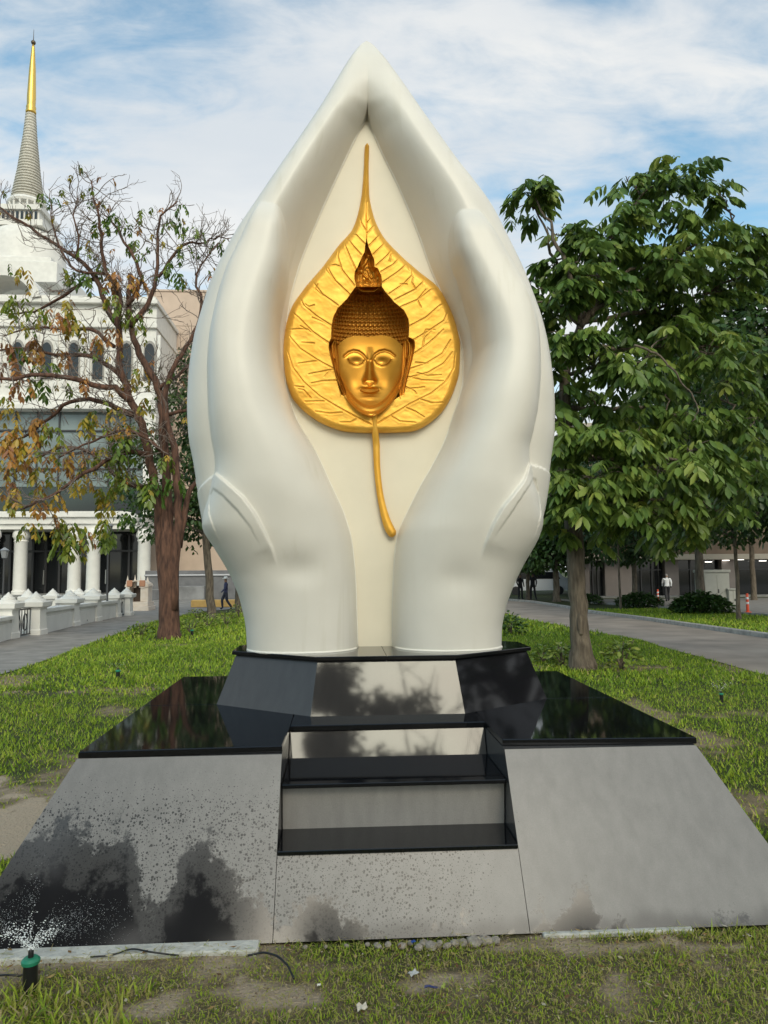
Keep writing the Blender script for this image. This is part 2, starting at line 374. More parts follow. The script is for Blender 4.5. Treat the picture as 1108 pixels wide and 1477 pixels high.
LC = dict(
    XO=[(528, 59), (519, 67), (505, 88), (470, 149), (420, 231), (370.5, 306), (340, 352), (325, 379), (304, 424), (292.5, 460), (281.7, 499), (274.5, 551), (272.6, 590), (274, 630), (281, 671), (288, 716), (294, 752), (298, 769), (313, 792), (336.6, 835), (350, 874), (356, 905), (357.7, 936)],
    XP=[(529.5, 40), (529.5, 163), (513.4, 197), (482.7, 262), (458, 317), (430.6, 387), (417, 440), (411, 500), (411.5, 548), (416, 570), (429, 607.5), (455.5, 652.4), (479, 702.6), (497.7, 745), (508, 784.5), (513.6, 850.5), (516, 936)],
    XT=[(385, 289.5), (396, 293), (405, 301), (410.5, 312), (414.2, 342.8), (413.3, 379.6), (408.4, 410), (403, 438), (400.8, 470), (403, 509.6), (409, 545), (416, 570), (429, 607.5), (455.5, 652.4), (479, 702.6), (497.7, 745), (508, 784.5), (513.6, 850.5), (516, 936)],
    XC=[(385, 289.5), (374, 294), (366, 312), (351, 347), (325, 403), (312, 449), (302, 496), (298.5, 540), (298.5, 600), (301, 632), (306, 672), (303, 715), (297, 760), (313, 792), (336.6, 835), (350, 874), (357.7, 936)],
    ridge=[(304, 688), (312.8, 682.8), (334, 700), (357.7, 721), (373.6, 742), (386.8, 768.7), (397, 792.4), (405, 823)],
    leafp=[(303.6, 730), (305.5, 714), (311, 706.6), (328.7, 718.5), (352, 742), (368, 763), (381, 788), (384, 812), (366, 830), (345, 828), (328.7, 803), (315.5, 771), (306, 745)],
    dimple=(430, 826), sliver=[(279.5, 692), (285, 706), (291, 728), (299, 760)])
RC = dict(
    XO=[(528, 59), (537, 65), (550, 82), (581, 128), (630, 203), (667, 259), (684, 281), (710, 317), (731.6, 360), (751, 401), (766, 440), (779, 479), (790, 535.6), (795.3, 590), (795.5, 625), (791, 665.6), (787, 700), (782, 735), (769.8, 776.6), (751, 813.6), (735.5, 848), (725, 882), (721, 905), (720.5, 936)],
    XP=[(529.5, 40), (529.5, 163), (544, 203.4), (574.8, 268), (605.5, 341.5), (621, 386), (636, 420), (655, 462), (668, 510), (668, 545), (662, 575), (653.6, 599.6), (645.7, 626), (627, 665.7), (606, 702.6), (587.5, 739.6), (574, 771), (569, 811), (566.4, 877), (566.4, 936)],
    XT=[(675, 298.5), (664, 300.5), (655.5, 310), (650, 326), (649.5, 340), (651.5, 362), (664.5, 401), (675, 436), (683, 475), (683, 514), (675, 543), (664, 572), (653.6, 599.6), (645.7, 626), (627, 665.7), (606, 702.6), (587.5, 739.6), (574, 771), (569, 811), (566.4, 877), (566.4, 936)],
    XC=[(675, 298.5), (686, 303), (703.5, 332), (727, 373), (749, 414), (765, 449), (775, 492), (778, 540), (775.5, 590), (769.8, 623.4), (764, 655), (768, 690), (774, 725), (775, 755), (769.8, 776.6), (751, 813.6), (735.5, 848), (725, 882), (720.5, 936)],
    ridge=[(771, 672), (759, 669.6), (746, 696), (729, 717), (713, 736), (701, 760), (692, 785), (686, 812)],
    leafp=[(777, 740), (775.5, 710), (770.5, 694), (764, 691), (742, 718), (722, 748), (706, 772), (694, 805), (710, 830), (735, 828), (752, 806), (770, 770)],
    dimple=(664, 838), sliver=[(789, 685), (787.5, 705), (784, 730), (775, 762)])
def build_hand(C, sgn, dimp):
    zb, za = H2-.002, zv(59.3)
    zr = np.concatenate([np.linspace(zb, za-.10, 560), za-.10*(1-np.sin(np.linspace(0, math.pi/2, 26))[1:])])
    XO = fz(C['XO'], YP, zr); XP = fz(C['XP'], YP, zr); 
    yt = 1.60
    up = [p for p in C['XT'] if p[1] < 548]; lo = [p for p in C['XT'] if p[1] >= 565]
    a = PY([p[0] for p in up], [p[1] for p in up], np.interp([p[1] for p in up], [290, 340, 460, 548], [1.62, 1.55, 1.62, 1.82])); b = PY([p[0] for p in lo], [p[1] for p in lo], YP)
    t = np.concatenate([a, b]); o = np.argsort(t[:, 2]); XT = pchip(t[o, 2], t[o, 0], zr); ztip = float(t[:, 2].max())
    cpts = C['XC']; yc = np.interp([p[1] for p in cpts], [290, 350, 600, 690, 760, 936], [1.62, 1.6, 1.62, 1.65, YP, YP])
    c = PY([p[0] for p in cpts], [p[1] for p in cpts], yc); o = np.argsort(c[:, 2]); XC = pchip(c[o, 2], c[o, 0], zr)
    XC = np.where(sgn*(XC-XO) > 0, XO, XC)       # sgn=+1 on the right: outer side has the larger x
    XI = np.where(sgn*(XP-XT) < 0, XP, XT)       # whichever lies further inward
    n = 190; s = .5-.5*np.cos(np.linspace(0, math.pi, n)); s = .45*s+.55*np.linspace(0, 1, n)
    X = XO[:, None]+s[None, :]*(XI-XO)[:, None]; Z = np.repeat(zr[:, None], n, 1); V = lambda *a: np.array([zv(q) for q in a])[::-1]
    def tab(vs, ds, z): zz = [zv(q) for q in vs][::-1]; return pchip(zz, ds[::-1], z)
    # --- fingers: round outer roll, then a bevel running down to the panel
    DF = tab([59, 100, 163, 300, 440, 560, 700, 936], [.03, .13, .24, .38, .42, .42, .40, .34], zr)
    tipf = np.sqrt(np.clip(1-np.clip((zr-(za-.22))/.22, 0, 1)**2, 0, 1))
    sf = np.clip((X-XO[:, None])/(XP-XO)[:, None], 0, 1)
    aa = tab([59, 163, 300, 440, 936], [.5, .50, .50, .46, .40], zr)[:, None]
    out = np.sqrt(np.clip(1-(1-np.clip(sf/aa, 0, 1))**2.3, 0, 1)); q = np.clip((sf-aa)/(1-aa), 0, 1)
    e = tab([59, 100, 135, 162, 178, 205, 936], [1., 1., .88, .55, .2, .0, .0], zr)[:, None]
    inn = 1-(1-e)*q**1.85
    Fh = DF[:, None]*tipf[:, None]*np.where(sf < aa, out, inn)
    # --- palm and thumb mass
    DT = tab([285, 330, 400, 500, 600, 700, 760, 815, 860, 936], [.44, .48, .52, .58, .62, .60, .55, .475, .425, .39], zr)
    st = (X-XC[:, None])/(XT-XC+1e-9)[:, None]; ok = (st > 0) & (st < 1); st = np.clip(st, 0, 1)
    nn = tab([285, 400, 560, 700, 936], [4.2, 3.8, 2.5, 2.3, 2.3], zr)[:, None]
    st2 = st**tab([285, 500, 700, 936], [1.0, .88, .92, 1.0], zr)[:, None]
    Th = DT[:, None]*(1-np.abs(2*st2-1)**nn)**(1/nn)
    tf = np.clip((ztip-zr)/.30, 0, 1); tf = np.sqrt(1-(1-tf)**2); Th = np.where(ok & (zr < ztip)[:, None], Th*(tf[:, None]*.6+.4*np.minimum(1, tf[:, None]*3)), 0)
    k = .005; Yo = np.maximum(Fh, Th)+np.maximum(k-np.abs(Fh-Th), 0)**2/(4*k)
    edge = np.minimum(1, np.minimum(s, 1-s)*60)[None, :]; Yo = Yo*np.where(zr[:, None] > 0, 1, 1)
    # --- depression above the wrist
    dc = PY(*C['dimple'], 1.45); dd = ((X-dc[0])/.15)**2+((Z-dc[2]-.02)/.10)**2; Yo -= dimp*np.exp(-dd)*np.clip(Yo/.3, 0, 1)
    # --- carved petal on the back of each hand
    P2 = np.stack([X, Z], -1); rp = PY([p[0] for p in C['ridge']], [p[1] for p in C['ridge']], 1.52)[:, [0, 2]]
    d, par, side = dseg(P2, rp); inside = (side*sgn > 0)
    zmin = rp[-1, 1]; ins = inside & (Z < rp[:2, 1].max()+.002)
    fade = (1-smooth(.80, 1.0, par)); fade = fade+(1-fade)*smooth(.04, .22, d); low = smooth(zmin-.02, zmin+.34, Z)*.6+.4*smooth(zmin-.06, zmin+.1, Z)
    st_ = np.where(ins, smooth(0, .009, d), 0)*fade*low*(1-.35*smooth(.05, .3, d))
    lp = PY([p[0] for p in C['leafp']], [p[1] for p in C['leafp']], 1.55)[:, [0, 2]]
    il = inpoly(P2, lp); dl, _, _ = dseg(P2, list(lp)+[lp[0]]); lz = smooth(zv(795, 1.55), zv(735, 1.55), Z)
    gro = (np.where(il, smooth(0, .014, dl), 0)*.55+np.exp(-(dl/.009)**2)*.5*il)*lz
    Yo = Yo+(.046*st_-.024*gro)*smooth(0, .08, Yo)
    for _ in range(1):
        Y2 = Yo.copy(); Y2[1:-1, 1:-1] = (Yo[1:-1, 1:-1]*4+Yo[:-2, 1:-1]+Yo[2:, 1:-1]+Yo[1:-1, :-2]+Yo[1:-1, 2:])/8; Yo = Y2
    Yo[:, 0] = 0; endv = np.where(zr > zv(163), Yo[:, -2], -.02); Yo[:, -1] = endv
    front = np.stack([X, YP-Yo, Z], -1)
    # --- closed back
    xc = fz([(529, 40), (529.5, 163), (540, 936)], YP, zr); sb = np.sin(np.linspace(0, math.pi/2, 40))
    sb = 1-np.cos(np.linspace(0, math.pi/2, 40)); Xb = XO[:, None]+sb[None]*(xc-XO)[:, None]
    DB = tab([59, 100, 200, 400, 600, 800, 936], [.03, .16, .34, .5, .55, .42, .38], zr)*np.where(zr > 0, 1, 1)
    Yb = YP+DB[:, None]*np.sqrt(np.clip(1-(1-sb)**2, 0, 1))[None]
    back = np.stack([Xb, Yb, np.repeat(zr[:, None], 40, 1)], -1)
    # --- edge of the petal that wraps round to the outer side
    sp = PY([p[0] for p in C['sliver']], [p[1] for p in C['sliver']], 1.93); sl = []
    xo = np.interp(sp[:, 2], zr, XO); w = np.array([.020, .016, .009, .0])
    for j, wd in enumerate(w):
        x = xo[j]+sgn*wd; sl.append([(xo[j]-sgn*.06, 1.86, sp[j, 2]+.03), (x-sgn*.012, 1.875, sp[j, 2]), (x, 1.93, sp[j, 2]-.01), (xo[j]-sgn*.03, 2.08, sp[j, 2]-.02)])
    sl = np.array(sl)
    return grid_mesh(front, 'hand', white, None, True, flip=(sgn > 0), extra=[(back, sgn < 0), (sl, sgn > 0)])
put(build_hand(LC, -1, .03), statue); put(build_hand(RC, 1, .02), statue)
# cream panel
zr = np.linspace(H2, zv(163)+.02, 60); a = fz(LC['XP'], YP, zr); b = fz(RC['XP'], YP, zr); ao = fz(LC['XO'], YP, zr); bo = fz(RC['XO'], YP, zr)
a2 = a+(ao-a)*.3; b2_ = b+(bo-b)*.3; nz_, nx_ = 60, 60; s = np.linspace(0, 1, nx_)
PV = np.stack([a2[:, None]+s*(b2_-a2)[:, None], np.full((60, nx_), YP+.006), np.repeat(zr[:, None], nx_, 1)], -1)
ii = np.arange(60*nx_).reshape(60, nx_); FF = np.stack([ii[:-1, :-1], ii[:-1, 1:], ii[1:, 1:], ii[1:, :-1]], -1).reshape(-1, 4)
cc = PV.reshape(-1, 3)[FF].mean(1); ce = PY(535, 500, YP); keep = ((cc[:, 0]-ce[0])/.40)**2+((cc[:, 2]-ce[2])/.52)**2 > 1; keep &= ~((np.abs(cc[:, 0]-ce[0]) < .12) & (cc[:, 2] > ce[2]) & (cc[:, 2] < ce[2]+.74))     # the face is sunk through the panel behind the leaf
put(raw_mesh(PV.reshape(-1, 3), FF[keep], 'back_panel', cream, None, False), statue)
# fine bead where hands meet the panel and the slab
mb = MB()
for C in (LC, RC):
    z_ = np.linspace(zv(163), H2, 90); x_ = fz(C['XP'], YP, z_)
    mb.tube(np.stack([x_, np.full(90, YP+.001), z_], -1), np.full(90, .006), 6)
put(mb.build('seam_bead', edge_white, sm=True), statue)
mb = MB()
for C, sg in ((LC, -1), (RC, 1)):
    xo = float(fz(C['XO'], YP, np.array([H2]))[0]); xi = float(fz(C['XP'], YP, np.array([H2]))[0]); q = np.linspace(0, 1, 40)
    x = xo+q*(xi-xo); y = YP-.393*(1-np.abs(2*q-1)**2.3)**(1/2.3)
    mb.tube(np.stack([x, y, np.full(40, H2+.002)], -1), np.full(40, .009), 6)
put(mb.build('mortar_bead', edge_white, sm=True), statue)

# ------------------------------------------------------------------ golden leaf in relief
def c5(L): return [(400+x/3.957, 190+y/3.957) for x, y in L]
def c6(L): return [(400+x/3.957, 470+y/3.957) for x, y in L]
def c7(L): return [(465+x/7.64, 340+y/7.64) for x, y in L]
def c8(L): return [(465+x/7.64, 470+y/7.64) for x, y in L]
lfL = [(529.6, 206), (526.4, 211), (525, 240.5), (522.6, 273.4), (517.5, 303.7), (508.7, 330), (488.5, 354), (465.7, 384.6), (438, 417.4), (420, 445), (411.4, 475.6), (408.6, 505), (410.5, 536), (420, 571), (430, 585), (443, 597), (457, 607), (470.8, 614), (485, 619.5), (501, 623.3), (526.4, 625)]
lfR = [(529.8, 206), (532.7, 211), (532, 240.5), (532.7, 278.5), (539, 311.3), (551.6, 339), (574, 364.4), (602, 389.6), (632.5, 415), (646, 437.7), (658, 468), (664, 498), (663, 533), (655, 563.5), (640, 591.3), (628, 604), (614.8, 614), (603, 620), (589.5, 623.5), (551.6, 625)]
veins = [c5(x) for x in (
    [(512, 400), (508, 480), (510, 560), (509, 620)], [(505, 560), (480, 520), (470, 490)], [(512, 520), (540, 490), (545, 470)], [(512, 580), (560, 530), (572, 520)],
    [(500, 640), (450, 590), (425, 585)], [(478, 700), (440, 660), (400, 610)], [(455, 800), (415, 715), (385, 645)], [(440, 878), (370, 790), (345, 710), (352, 655)], [(420, 935), (330, 850), (280, 790), (262, 740)],
    [(345, 990), (260, 930), (205, 860), (190, 810)], [(305, 1105), (220, 1050), (150, 990), (120, 930)], [(298, 1210), (200, 1140), (120, 1060), (75, 1020)],
    [(360, 770), (330, 760), (290, 765)], [(260, 935), (220, 900), (230, 870)], [(210, 990), (180, 1000), (160, 985)], [(200, 1060), (260, 1085), (300, 1110)], [(180, 1130), (130, 1125), (70, 1130)], [(330, 850), (300, 800), (290, 780)],
    [(525, 650), (575, 600), (600, 570)], [(548, 700), (600, 650), (625, 625)], [(565, 765), (625, 710), (660, 670)], [(592, 800), (660, 760), (700, 720), (745, 715)], [(600, 862), (690, 800), (745, 750), (755, 790)], [(640, 925), (720, 870), (770, 820), (770, 780)],
    [(672, 960), (790, 900), (840, 850), (830, 810)], [(705, 1000), (800, 960), (880, 900), (915, 900)], [(755, 1110), (850, 1060), (930, 990), (960, 980)], [(760, 1200), (860, 1140), (950, 1080), (990, 1000)],
    [(640, 740), (650, 700), (690, 690)], [(790, 900), (770, 860), (775, 830)], [(740, 870), (700, 870)], [(820, 1000), (800, 960), (850, 900)], [(830, 1170), (850, 1130), (900, 1130)])]
veins += [c6(x) for x in (
    [(330, 250), (230, 195), (130, 130), (70, 60)], [(300, 100), (200, 40), (130, 0)], [(535, 562), (440, 515), (340, 460), (240, 400), (150, 320), (90, 240), (55, 140)], [(460, 527), (420, 550), (360, 550)], [(370, 495), (300, 500), (220, 488)],
    [(265, 430), (160, 432)], [(190, 410), (150, 365), (120, 360)], [(340, 312), (260, 315), (195, 328)], [(322, 248), (240, 265), (180, 275)], [(230, 200), (120, 215)], [(150, 350), (100, 345)], [(300, 255), (270, 290)], [(210, 100), (140, 95)],
    [(575, 555), (660, 505), (760, 445), (880, 385), (960, 320), (1010, 240), (1020, 150)], [(650, 515), (700, 545), (790, 552)], [(730, 465), (790, 490), (840, 522)], [(820, 420), (880, 440), (950, 438)], [(760, 245), (850, 215), (940, 160), (990, 80)],
    [(740, 298), (860, 268), (950, 215), (1000, 150)], [(780, 160), (830, 125), (900, 70), (950, 20)], [(745, 290), (830, 310), (950, 315)], [(735, 350), (780, 370), (795, 388)], [(740, 360), (800, 355), (840, 350)], [(800, 270), (860, 285), (935, 280)], [(830, 120), (840, 70), (880, 30)], [(790, 210), (860, 215)])]
def rowfield(L, R, y0, h, nr, nc, name, mt, parent, vr=None, flipn=False):
    """relief whose rows run between two outline curves (photo points), raised by h(U, V, d) metres in front of plane y0"""
    v0, v1 = L[0][1], max(L[-1][1], R[-1][1]); t = np.linspace(0, math.pi, nr); v = v0+(v1-v0)*((.5-.5*np.cos(t))*.35+.65*t/math.pi)
    ul = pchip([p[1] for p in L], [p[0] for p in L], v); ur = pchip([p[1] for p in R], [p[0] for p in R], v)
    s = np.linspace(0, math.pi, nc); s = (.5-.5*np.cos(s))*.35+.65*s/math.pi
    U = ul[:, None]+s[None]*(ur-ul)[:, None]; Vv = np.repeat(v[:, None], nc, 1)
    out = list(zip(ul, v))[::3]+list(zip(ur[::-1], v[::-1]))[::3]; out.append(out[0]); d, _, _ = dseg(np.stack([U, Vv], -1), out)
    Hh = h(U, Vv, d); rim = 0*Hh-.01; Hh[:, 0] = rim[:, 0]; Hh[:, -1] = rim[:, -1]; Hh[0] = rim[0]; Hh[-1] = rim[-1]
    d_ = ray(U, Vv); tt = (y0-Hh-CY)/d_[..., 1]; P = CAM+d_*tt[..., None]
    r_, c_ = P.shape[:2]; ii = np.arange(r_*c_).reshape(r_, c_); F = np.stack([ii[:-1, :-1], ii[1:, :-1], ii[1:, 1:], ii[:-1, 1:]], -1).reshape(-1, 4)
    bad = np.isnan(P[..., 0]).ravel(); F = F[~bad[F].any(1)]; V_ = np.nan_to_num(P.reshape(-1, 3)); used = np.unique(F); remap = np.zeros(len(V_), int); remap[used] = np.arange(len(used))
    return raw_mesh(V_[used], remap[F], name, mt, None, True)
PXM = 5.06/FPX                       # metres per photo pixel on the panel
veinb = [(np.array(vn)[:, 0].min()-3, np.array(vn)[:, 0].max()+3, np.array(vn)[:, 1].min()-3, np.array(vn)[:, 1].max()+3) for vn in veins]
def leaf_h(U, Vv, d):
    dm = d*PXM; t = np.clip(dm/.05, 0, 1); h = .078*(1-(1-t)**2.0)**(1/2.0)*np.clip(d/1.2, .0, 1)**.5
    neck = smooth(330, 250, Vv); h = h*(1-.35*neck)
    g = np.zeros_like(U); rr = np.zeros_like(U)
    for vn, bb in zip(veins, veinb):
        k = (U > bb[0]-4) & (U < bb[1]+4) & (Vv > bb[2]-4) & (Vv < bb[3]+4)
        if not k.any(): continue
        dv, par, _ = dseg(np.stack([U[k], Vv[k]], -1), vn); w = .85-.30*par
        g[k] = np.maximum(g[k], np.exp(-(dv/w)**2)*(1-.35*par)); rr[k] = np.maximum(rr[k], np.exp(-((dv-2.4)/1.5)**2))
    inn = smooth(0, .05, dm)
    h += inn*(.0008*rr-.0080*g); h += inn*.003*(fbm(U/9, Vv/6, 3)-.5)+inn*.007*(fbm(U/22+9, Vv/14, 2)-.5)
    return h
HEAD_OUT = c7([(487, 30), (470, 110), (464, 180), (430, 250), (388, 345), (358, 400), (352, 470), (372, 560), (340, 600), (270, 700), (170, 800), (120, 900), (100, 1000), (98, 1130)])+c8([(72, 190), (72, 240), (92, 330), (130, 480), (168, 620), (196, 720), (208, 762), (235, 770), (258, 765)])+[(501, 577), (511, 588), (522, 596), (535, 601), (548, 596), (558, 588), (568, 577)]+c8([(862, 770), (893, 760), (906, 720), (928, 620), (962, 480), (1000, 330), (1020, 230), (1014, 165), (985, 140)])+c7([(952, 1120), (957, 1000), (950, 920), (900, 820), (800, 740), (720, 650), (655, 562), (656, 490), (650, 440), (612, 358), (577, 345), (572, 260), (512, 120), (489, 30)])
def leaf_h2(U, Vv, d):
    h = leaf_h(U, Vv, d); Q = np.stack([U, Vv], -1); k = (U > 465) & (U < 606) & (Vv > 340) & (Vv < 605); q = Q[k]
    dd, _, _ = dseg(q, HEAD_OUT+[HEAD_OUT[0]]); ins = inpoly(q, HEAD_OUT); hk = h[k]; hk = np.where(ins, hk-.40*smooth(.2, 1.6, dd), hk); h[k] = hk; return h
leaf = put(rowfield(lfL, lfR, 1.872, leaf_h2, 640, 420, 'gold_leaf', gold_leaf, statue), statue)
def sub(o, par):                      # sub-part of a part that was put() under a thing
    o.parent = par; o.location = (0, 0, 0); return o
mb = MB()
st = [(540.5, 598), (540.8, 612), (541.5, 626), (543, 640), (543.3, 655), (543.8, 672), (545.5, 692), (548.2, 712.6), (552, 732), (556.9, 750), (562, 763), (566.5, 770), (569, 773)]
rr = np.array([3.6, 3.8, 5.0, 5.2, 5.0, 4.8, 4.7, 4.8, 5.2, 6.2, 7.0, 6.6, 3.0])*PXM
P = PY([a for a, b in st], [b for a, b in st], np.interp([b for a, b in st], [598, 626, 640, 773], [1.785, 1.82, 1.845, 1.852]))
Pd = np.array([[np.interp(q, range(13), P[:, k]) for k in range(3)] for q in np.linspace(0, 12, 60)]); rd = np.interp(np.linspace(0, 12, 60), range(13), rr)
for _ in range(3): Pd[1:-1] = (Pd[:-2]+2*Pd[1:-1]+Pd[2:])/4
mb.tube(Pd, rd, 14); put(mb.build('leaf_stem', gold_leaf, sm=True), statue)

# ------------------------------------------------------------------ head in relief
def G(U, V_, u, v, su, sv, p=2): return np.exp(-(np.abs((U-u)/su)**p+np.abs((V_-v)/sv)**p))
fcL = [(535, 452), (500, 458), (486, 470), (481, 490), (481, 510), (483, 530), (487, 548), (493, 563), (501, 577), (511, 588), (522, 596), (535, 601)]
fcR = [(535.5, 452), (568, 458), (584, 470), (588, 490), (588, 510), (586, 530), (582, 548), (576, 563), (568, 577), (558, 588), (548, 596), (536, 601)]
def arc(pts): return pts
browL = c8([(245, 335), (290, 295), (345, 275), (400, 285), (450, 320), (492, 372)]); browR = c8([(543, 375), (580, 315), (630, 283), (690, 272), (745, 290), (795, 330)])
lidL = c8([(285, 372), (310, 412), (350, 437), (400, 440), (440, 415), (458, 385)]); lidR = c8([(580, 388), (605, 422), (650, 443), (700, 438), (735, 410), (755, 378)])
upL = c8([(280, 365), (320, 335), (370, 322), (420, 345), (455, 385)]); upR = c8([(582, 385), (615, 345), (665, 322), (715, 335), (755, 375)])
HD = .92           # the head is a hollow impression sunk into the leaf
hairline = [(484, 517), (486, 505), (491, 497), (500, 490.5), (512, 487.5), (525, 488), (531, 490), (537, 488), (550, 486.5), (563, 488.5), (573, 494), (580, 502), (584, 515)]
def face_h(U, V_, d):
    w = np.interp(V_, [452, 470, 500, 530, 548, 563, 577, 588, 601], [50, 54, 56, 54, 49, 43, 35, 27, 14]); a = np.clip(np.abs(U-534.5)/w, 0, 1)
    h = .175*(1-a**2.5)**(1/2.5)*np.clip(d/2, 0, 1)**.5
    h *= 1-.40*smooth(566, 602, V_)-.12*smooth(500, 455, V_)
    # neck rolls below the chin
    chin = 588-((U-534.5)/34)**2*26
    h -= .030*smooth(chin-4, chin+2, V_); chin2 = 596-((U-534.5)/40)**2*26; h -= .022*smooth(chin2-3, chin2+1.5, V_)
    h += .018*G(U, V_, 534.5, 577, 12, 6)
    h -= .026*(G(U, V_, 513, 520, 13, 8)+G(U, V_, 554, 520, 13, 8))
    h += .032*(G(U, V_, 513.3, 521, 9.5, 6.2, 2.)+G(U, V_, 552.5, 521, 9.5, 6.2, 2.))
    Q = np.stack([U, V_], -1)
    for c, am, w_ in ((browL, .012, 1.6), (browR, .012, 1.6), (lidL, .006, 1.1), (lidR, .006, 1.1)):
        dd, par, _ = dseg(Q, c); h += am*np.exp(-(dd/w_)**2)
    for c in (lidL, lidR):
        dd, _, _ = dseg(Q, [(x, y-1.9) for x, y in c]); h -= .007*np.exp(-(dd/.8)**2)
    # nose
    nw = np.interp(V_, [508, 520, 535, 548, 556], [4.2, 3.6, 4.6, 7.5, 7.0]); nh = np.interp(V_, [500, 520, 535, 549, 553, 557], [0, .016, .030, .046, .036, 0])
    h += nh*np.exp(-(np.abs(U-533.4)/nw)**2.5)
    h += .018*(G(U, V_, 526.8, 550, 2.8, 3.2)+G(U, V_, 540.2, 550, 2.8, 3.2)); h -= .016*(G(U, V_, 529.6, 554.2, 1.8, 1.2)+G(U, V_, 537.6, 554.2, 1.8, 1.2))
    # mouth
    h += .014*G(U, V_, 533.5, 566, 15, 10); up_ = 561.3-1.1*np.exp(-((U-533.5)/2)**2)*-1
    h += .018*G(U, V_, 533.5, 562, 11.5, 2.6); h += .020*G(U, V_, 533.5, 569, 9.5, 3.0); ml = 565.3-((U-533.5)/13)**2*2.6
    h -= .015*np.exp(-((V_-ml)/.9)**2)*(np.abs(U-533.5) < 14); h -= .010*G(U, V_, 533.5, 557.5, 1.6, 2); h -= .008*G(U, V_, 534, 574, 11, 1.8)
    h += .012*(G(U, V_, 506, 551, 12, 15)+G(U, V_, 562, 551, 12, 15))
    hl = np.interp(U, [p[0] for p in hairline], [p[1] for p in hairline], left=521, right=520)
    return np.where(V_ < hl-3.5, np.nan, -h*HD)
head = put(rowfield(fcL, fcR, 1.790, face_h, 260, 240, 'face', gold_dark, statue), statue)
hrL = c7([(487, 560), (372, 562), (340, 600), (270, 700), (170, 800), (120, 900), (100, 1000), (98, 1120)])+[(478.5, 500), (480.5, 515), (486, 520)]
hrR = c7([(487, 560), (655, 562), (720, 650), (800, 740), (900, 820), (950, 920), (957, 1000), (952, 1120)])+[(589.5, 500), (587, 513), (582, 518)]
centres = []; row = 0; v = 421.0
while v < 524:
    L_ = float(np.interp(v, [p[1] for p in hrL], [p[0] for p in hrL])); R_ = float(np.interp(v, [p[1] for p in hrR], [p[0] for p in hrR])); c0 = (L_+R_)/2; half = (R_-L_)/2; k = max(3, int(half*math.pi/6.2))
    for i in range(k+1):
        th = math.pi*(i+(.5 if row % 2 else 0))/k-math.pi/2
        if abs(th) > 1.5: continue
        u = c0+half*math.sin(th)*.985; vv_ = v+4.5*(1-math.cos(th))*-.9+3
        if vv_ > float(np.interp(u, [p[0] for p in hairline], [p[1] for p in hairline], left=521, right=520)): continue
        centres.append((u, vv_, max(.45, math.cos(th))))
    row += 1; v += 5.6 if v > 434 else 4.8
def hair_h(U, V_, d):
    hl = np.interp(U, [p[0] for p in hairline], [p[1] for p in hairline], left=521, right=520); dd = d*PXM
    h = .215*(1-(1-np.clip(dd/.22, 0, 1))**2.3)**(1/2.3)*(1-.25*smooth(440, 412, V_)); h += .03*smooth(436, 430, V_)*smooth(.0, .05, dd)
    pit = np.zeros_like(U)
    for (cu, cv, cf) in centres:
        k = (np.abs(U-cu) < 4) & (np.abs(V_-cv) < 4)
        if k.any(): q = ((U[k]-cu)/(3.0*cf))**2+((V_[k]-cv)/2.9)**2; pit[k] = np.maximum(pit[k], np.sqrt(np.clip(1-q, 0, 1)))
    h = h+.021*pit; rv = 419.5+3.2*np.sqrt(np.clip(1-((U-532.5)/20)**2, 0, 1)); h += .03*np.exp(-((V_-rv)/2.2)**2)*(np.abs(U-532.5) < 21)
    over = np.where(V_ > hl+.6, 1., 0.)
    return np.where(over > 0, np.nan, -(np.maximum(h, 0)*HD+.004*smooth(3, 0, hl-V_)))
hair = put(rowfield(hrL, hrR, 1.790, hair_h, 330, 280, 'hair', gold_hair, statue), statue)
# ears
def ear(outer, inner, name='ear'):
    o = PY([a for a, b in outer], [b for a, b in outer], 1.79); i = PY([a for a, b in inner], [b for a, b in inner], 1.77)
    q = np.linspace(0, len(outer)-1, 50); O = np.array([np.interp(q, range(len(outer)), o[:, k]) for k in range(3)]).T; I = np.array([np.interp(q, range(len(inner)), i[:, k]) for k in range(3)]).T
    for _ in range(4): O[1:-1] = (O[:-2]+2*O[1:-1]+O[2:])/4; I[1:-1] = (I[:-2]+2*I[1:-1]+I[2:])/4
    s = np.linspace(0, 1, 17); prof = np.array([-.01, .035, .052, .058, .05, .03, .022, .03, .046, .05, .04, .028, .026, .034, .040, .03, -.01])
    env = np.sin(np.linspace(.2, math.pi-.2, 50))**.2
    P = O[:, None]*(1-s)[None, :, None]+I[:, None]*s[None, :, None]; P[..., 1] = 1.790+prof[None]*env[:, None]*1.1
    return P
eL = ear(c8([(130, 140), (72, 185), (72, 240), (92, 330), (130, 480), (168, 620), (196, 720), (205, 775)]), c8([(150, 150), (170, 220), (175, 300), (180, 400), (185, 510), (225, 620), (262, 710), (262, 780)]))
eR = ear(c8([(960, 130), (1012, 160), (1020, 230), (1000, 330), (962, 480), (928, 620), (910, 720), (900, 780)]), c8([(900, 150), (890, 220), (885, 300), (885, 400), (878, 520), (845, 620), (838, 720), (868, 795)]))
put(grid_mesh(eL, 'ear', gold_dark, None, True, flip=False), statue); put(grid_mesh(eR, 'ear', gold_dark, None, True, flip=True), statue)
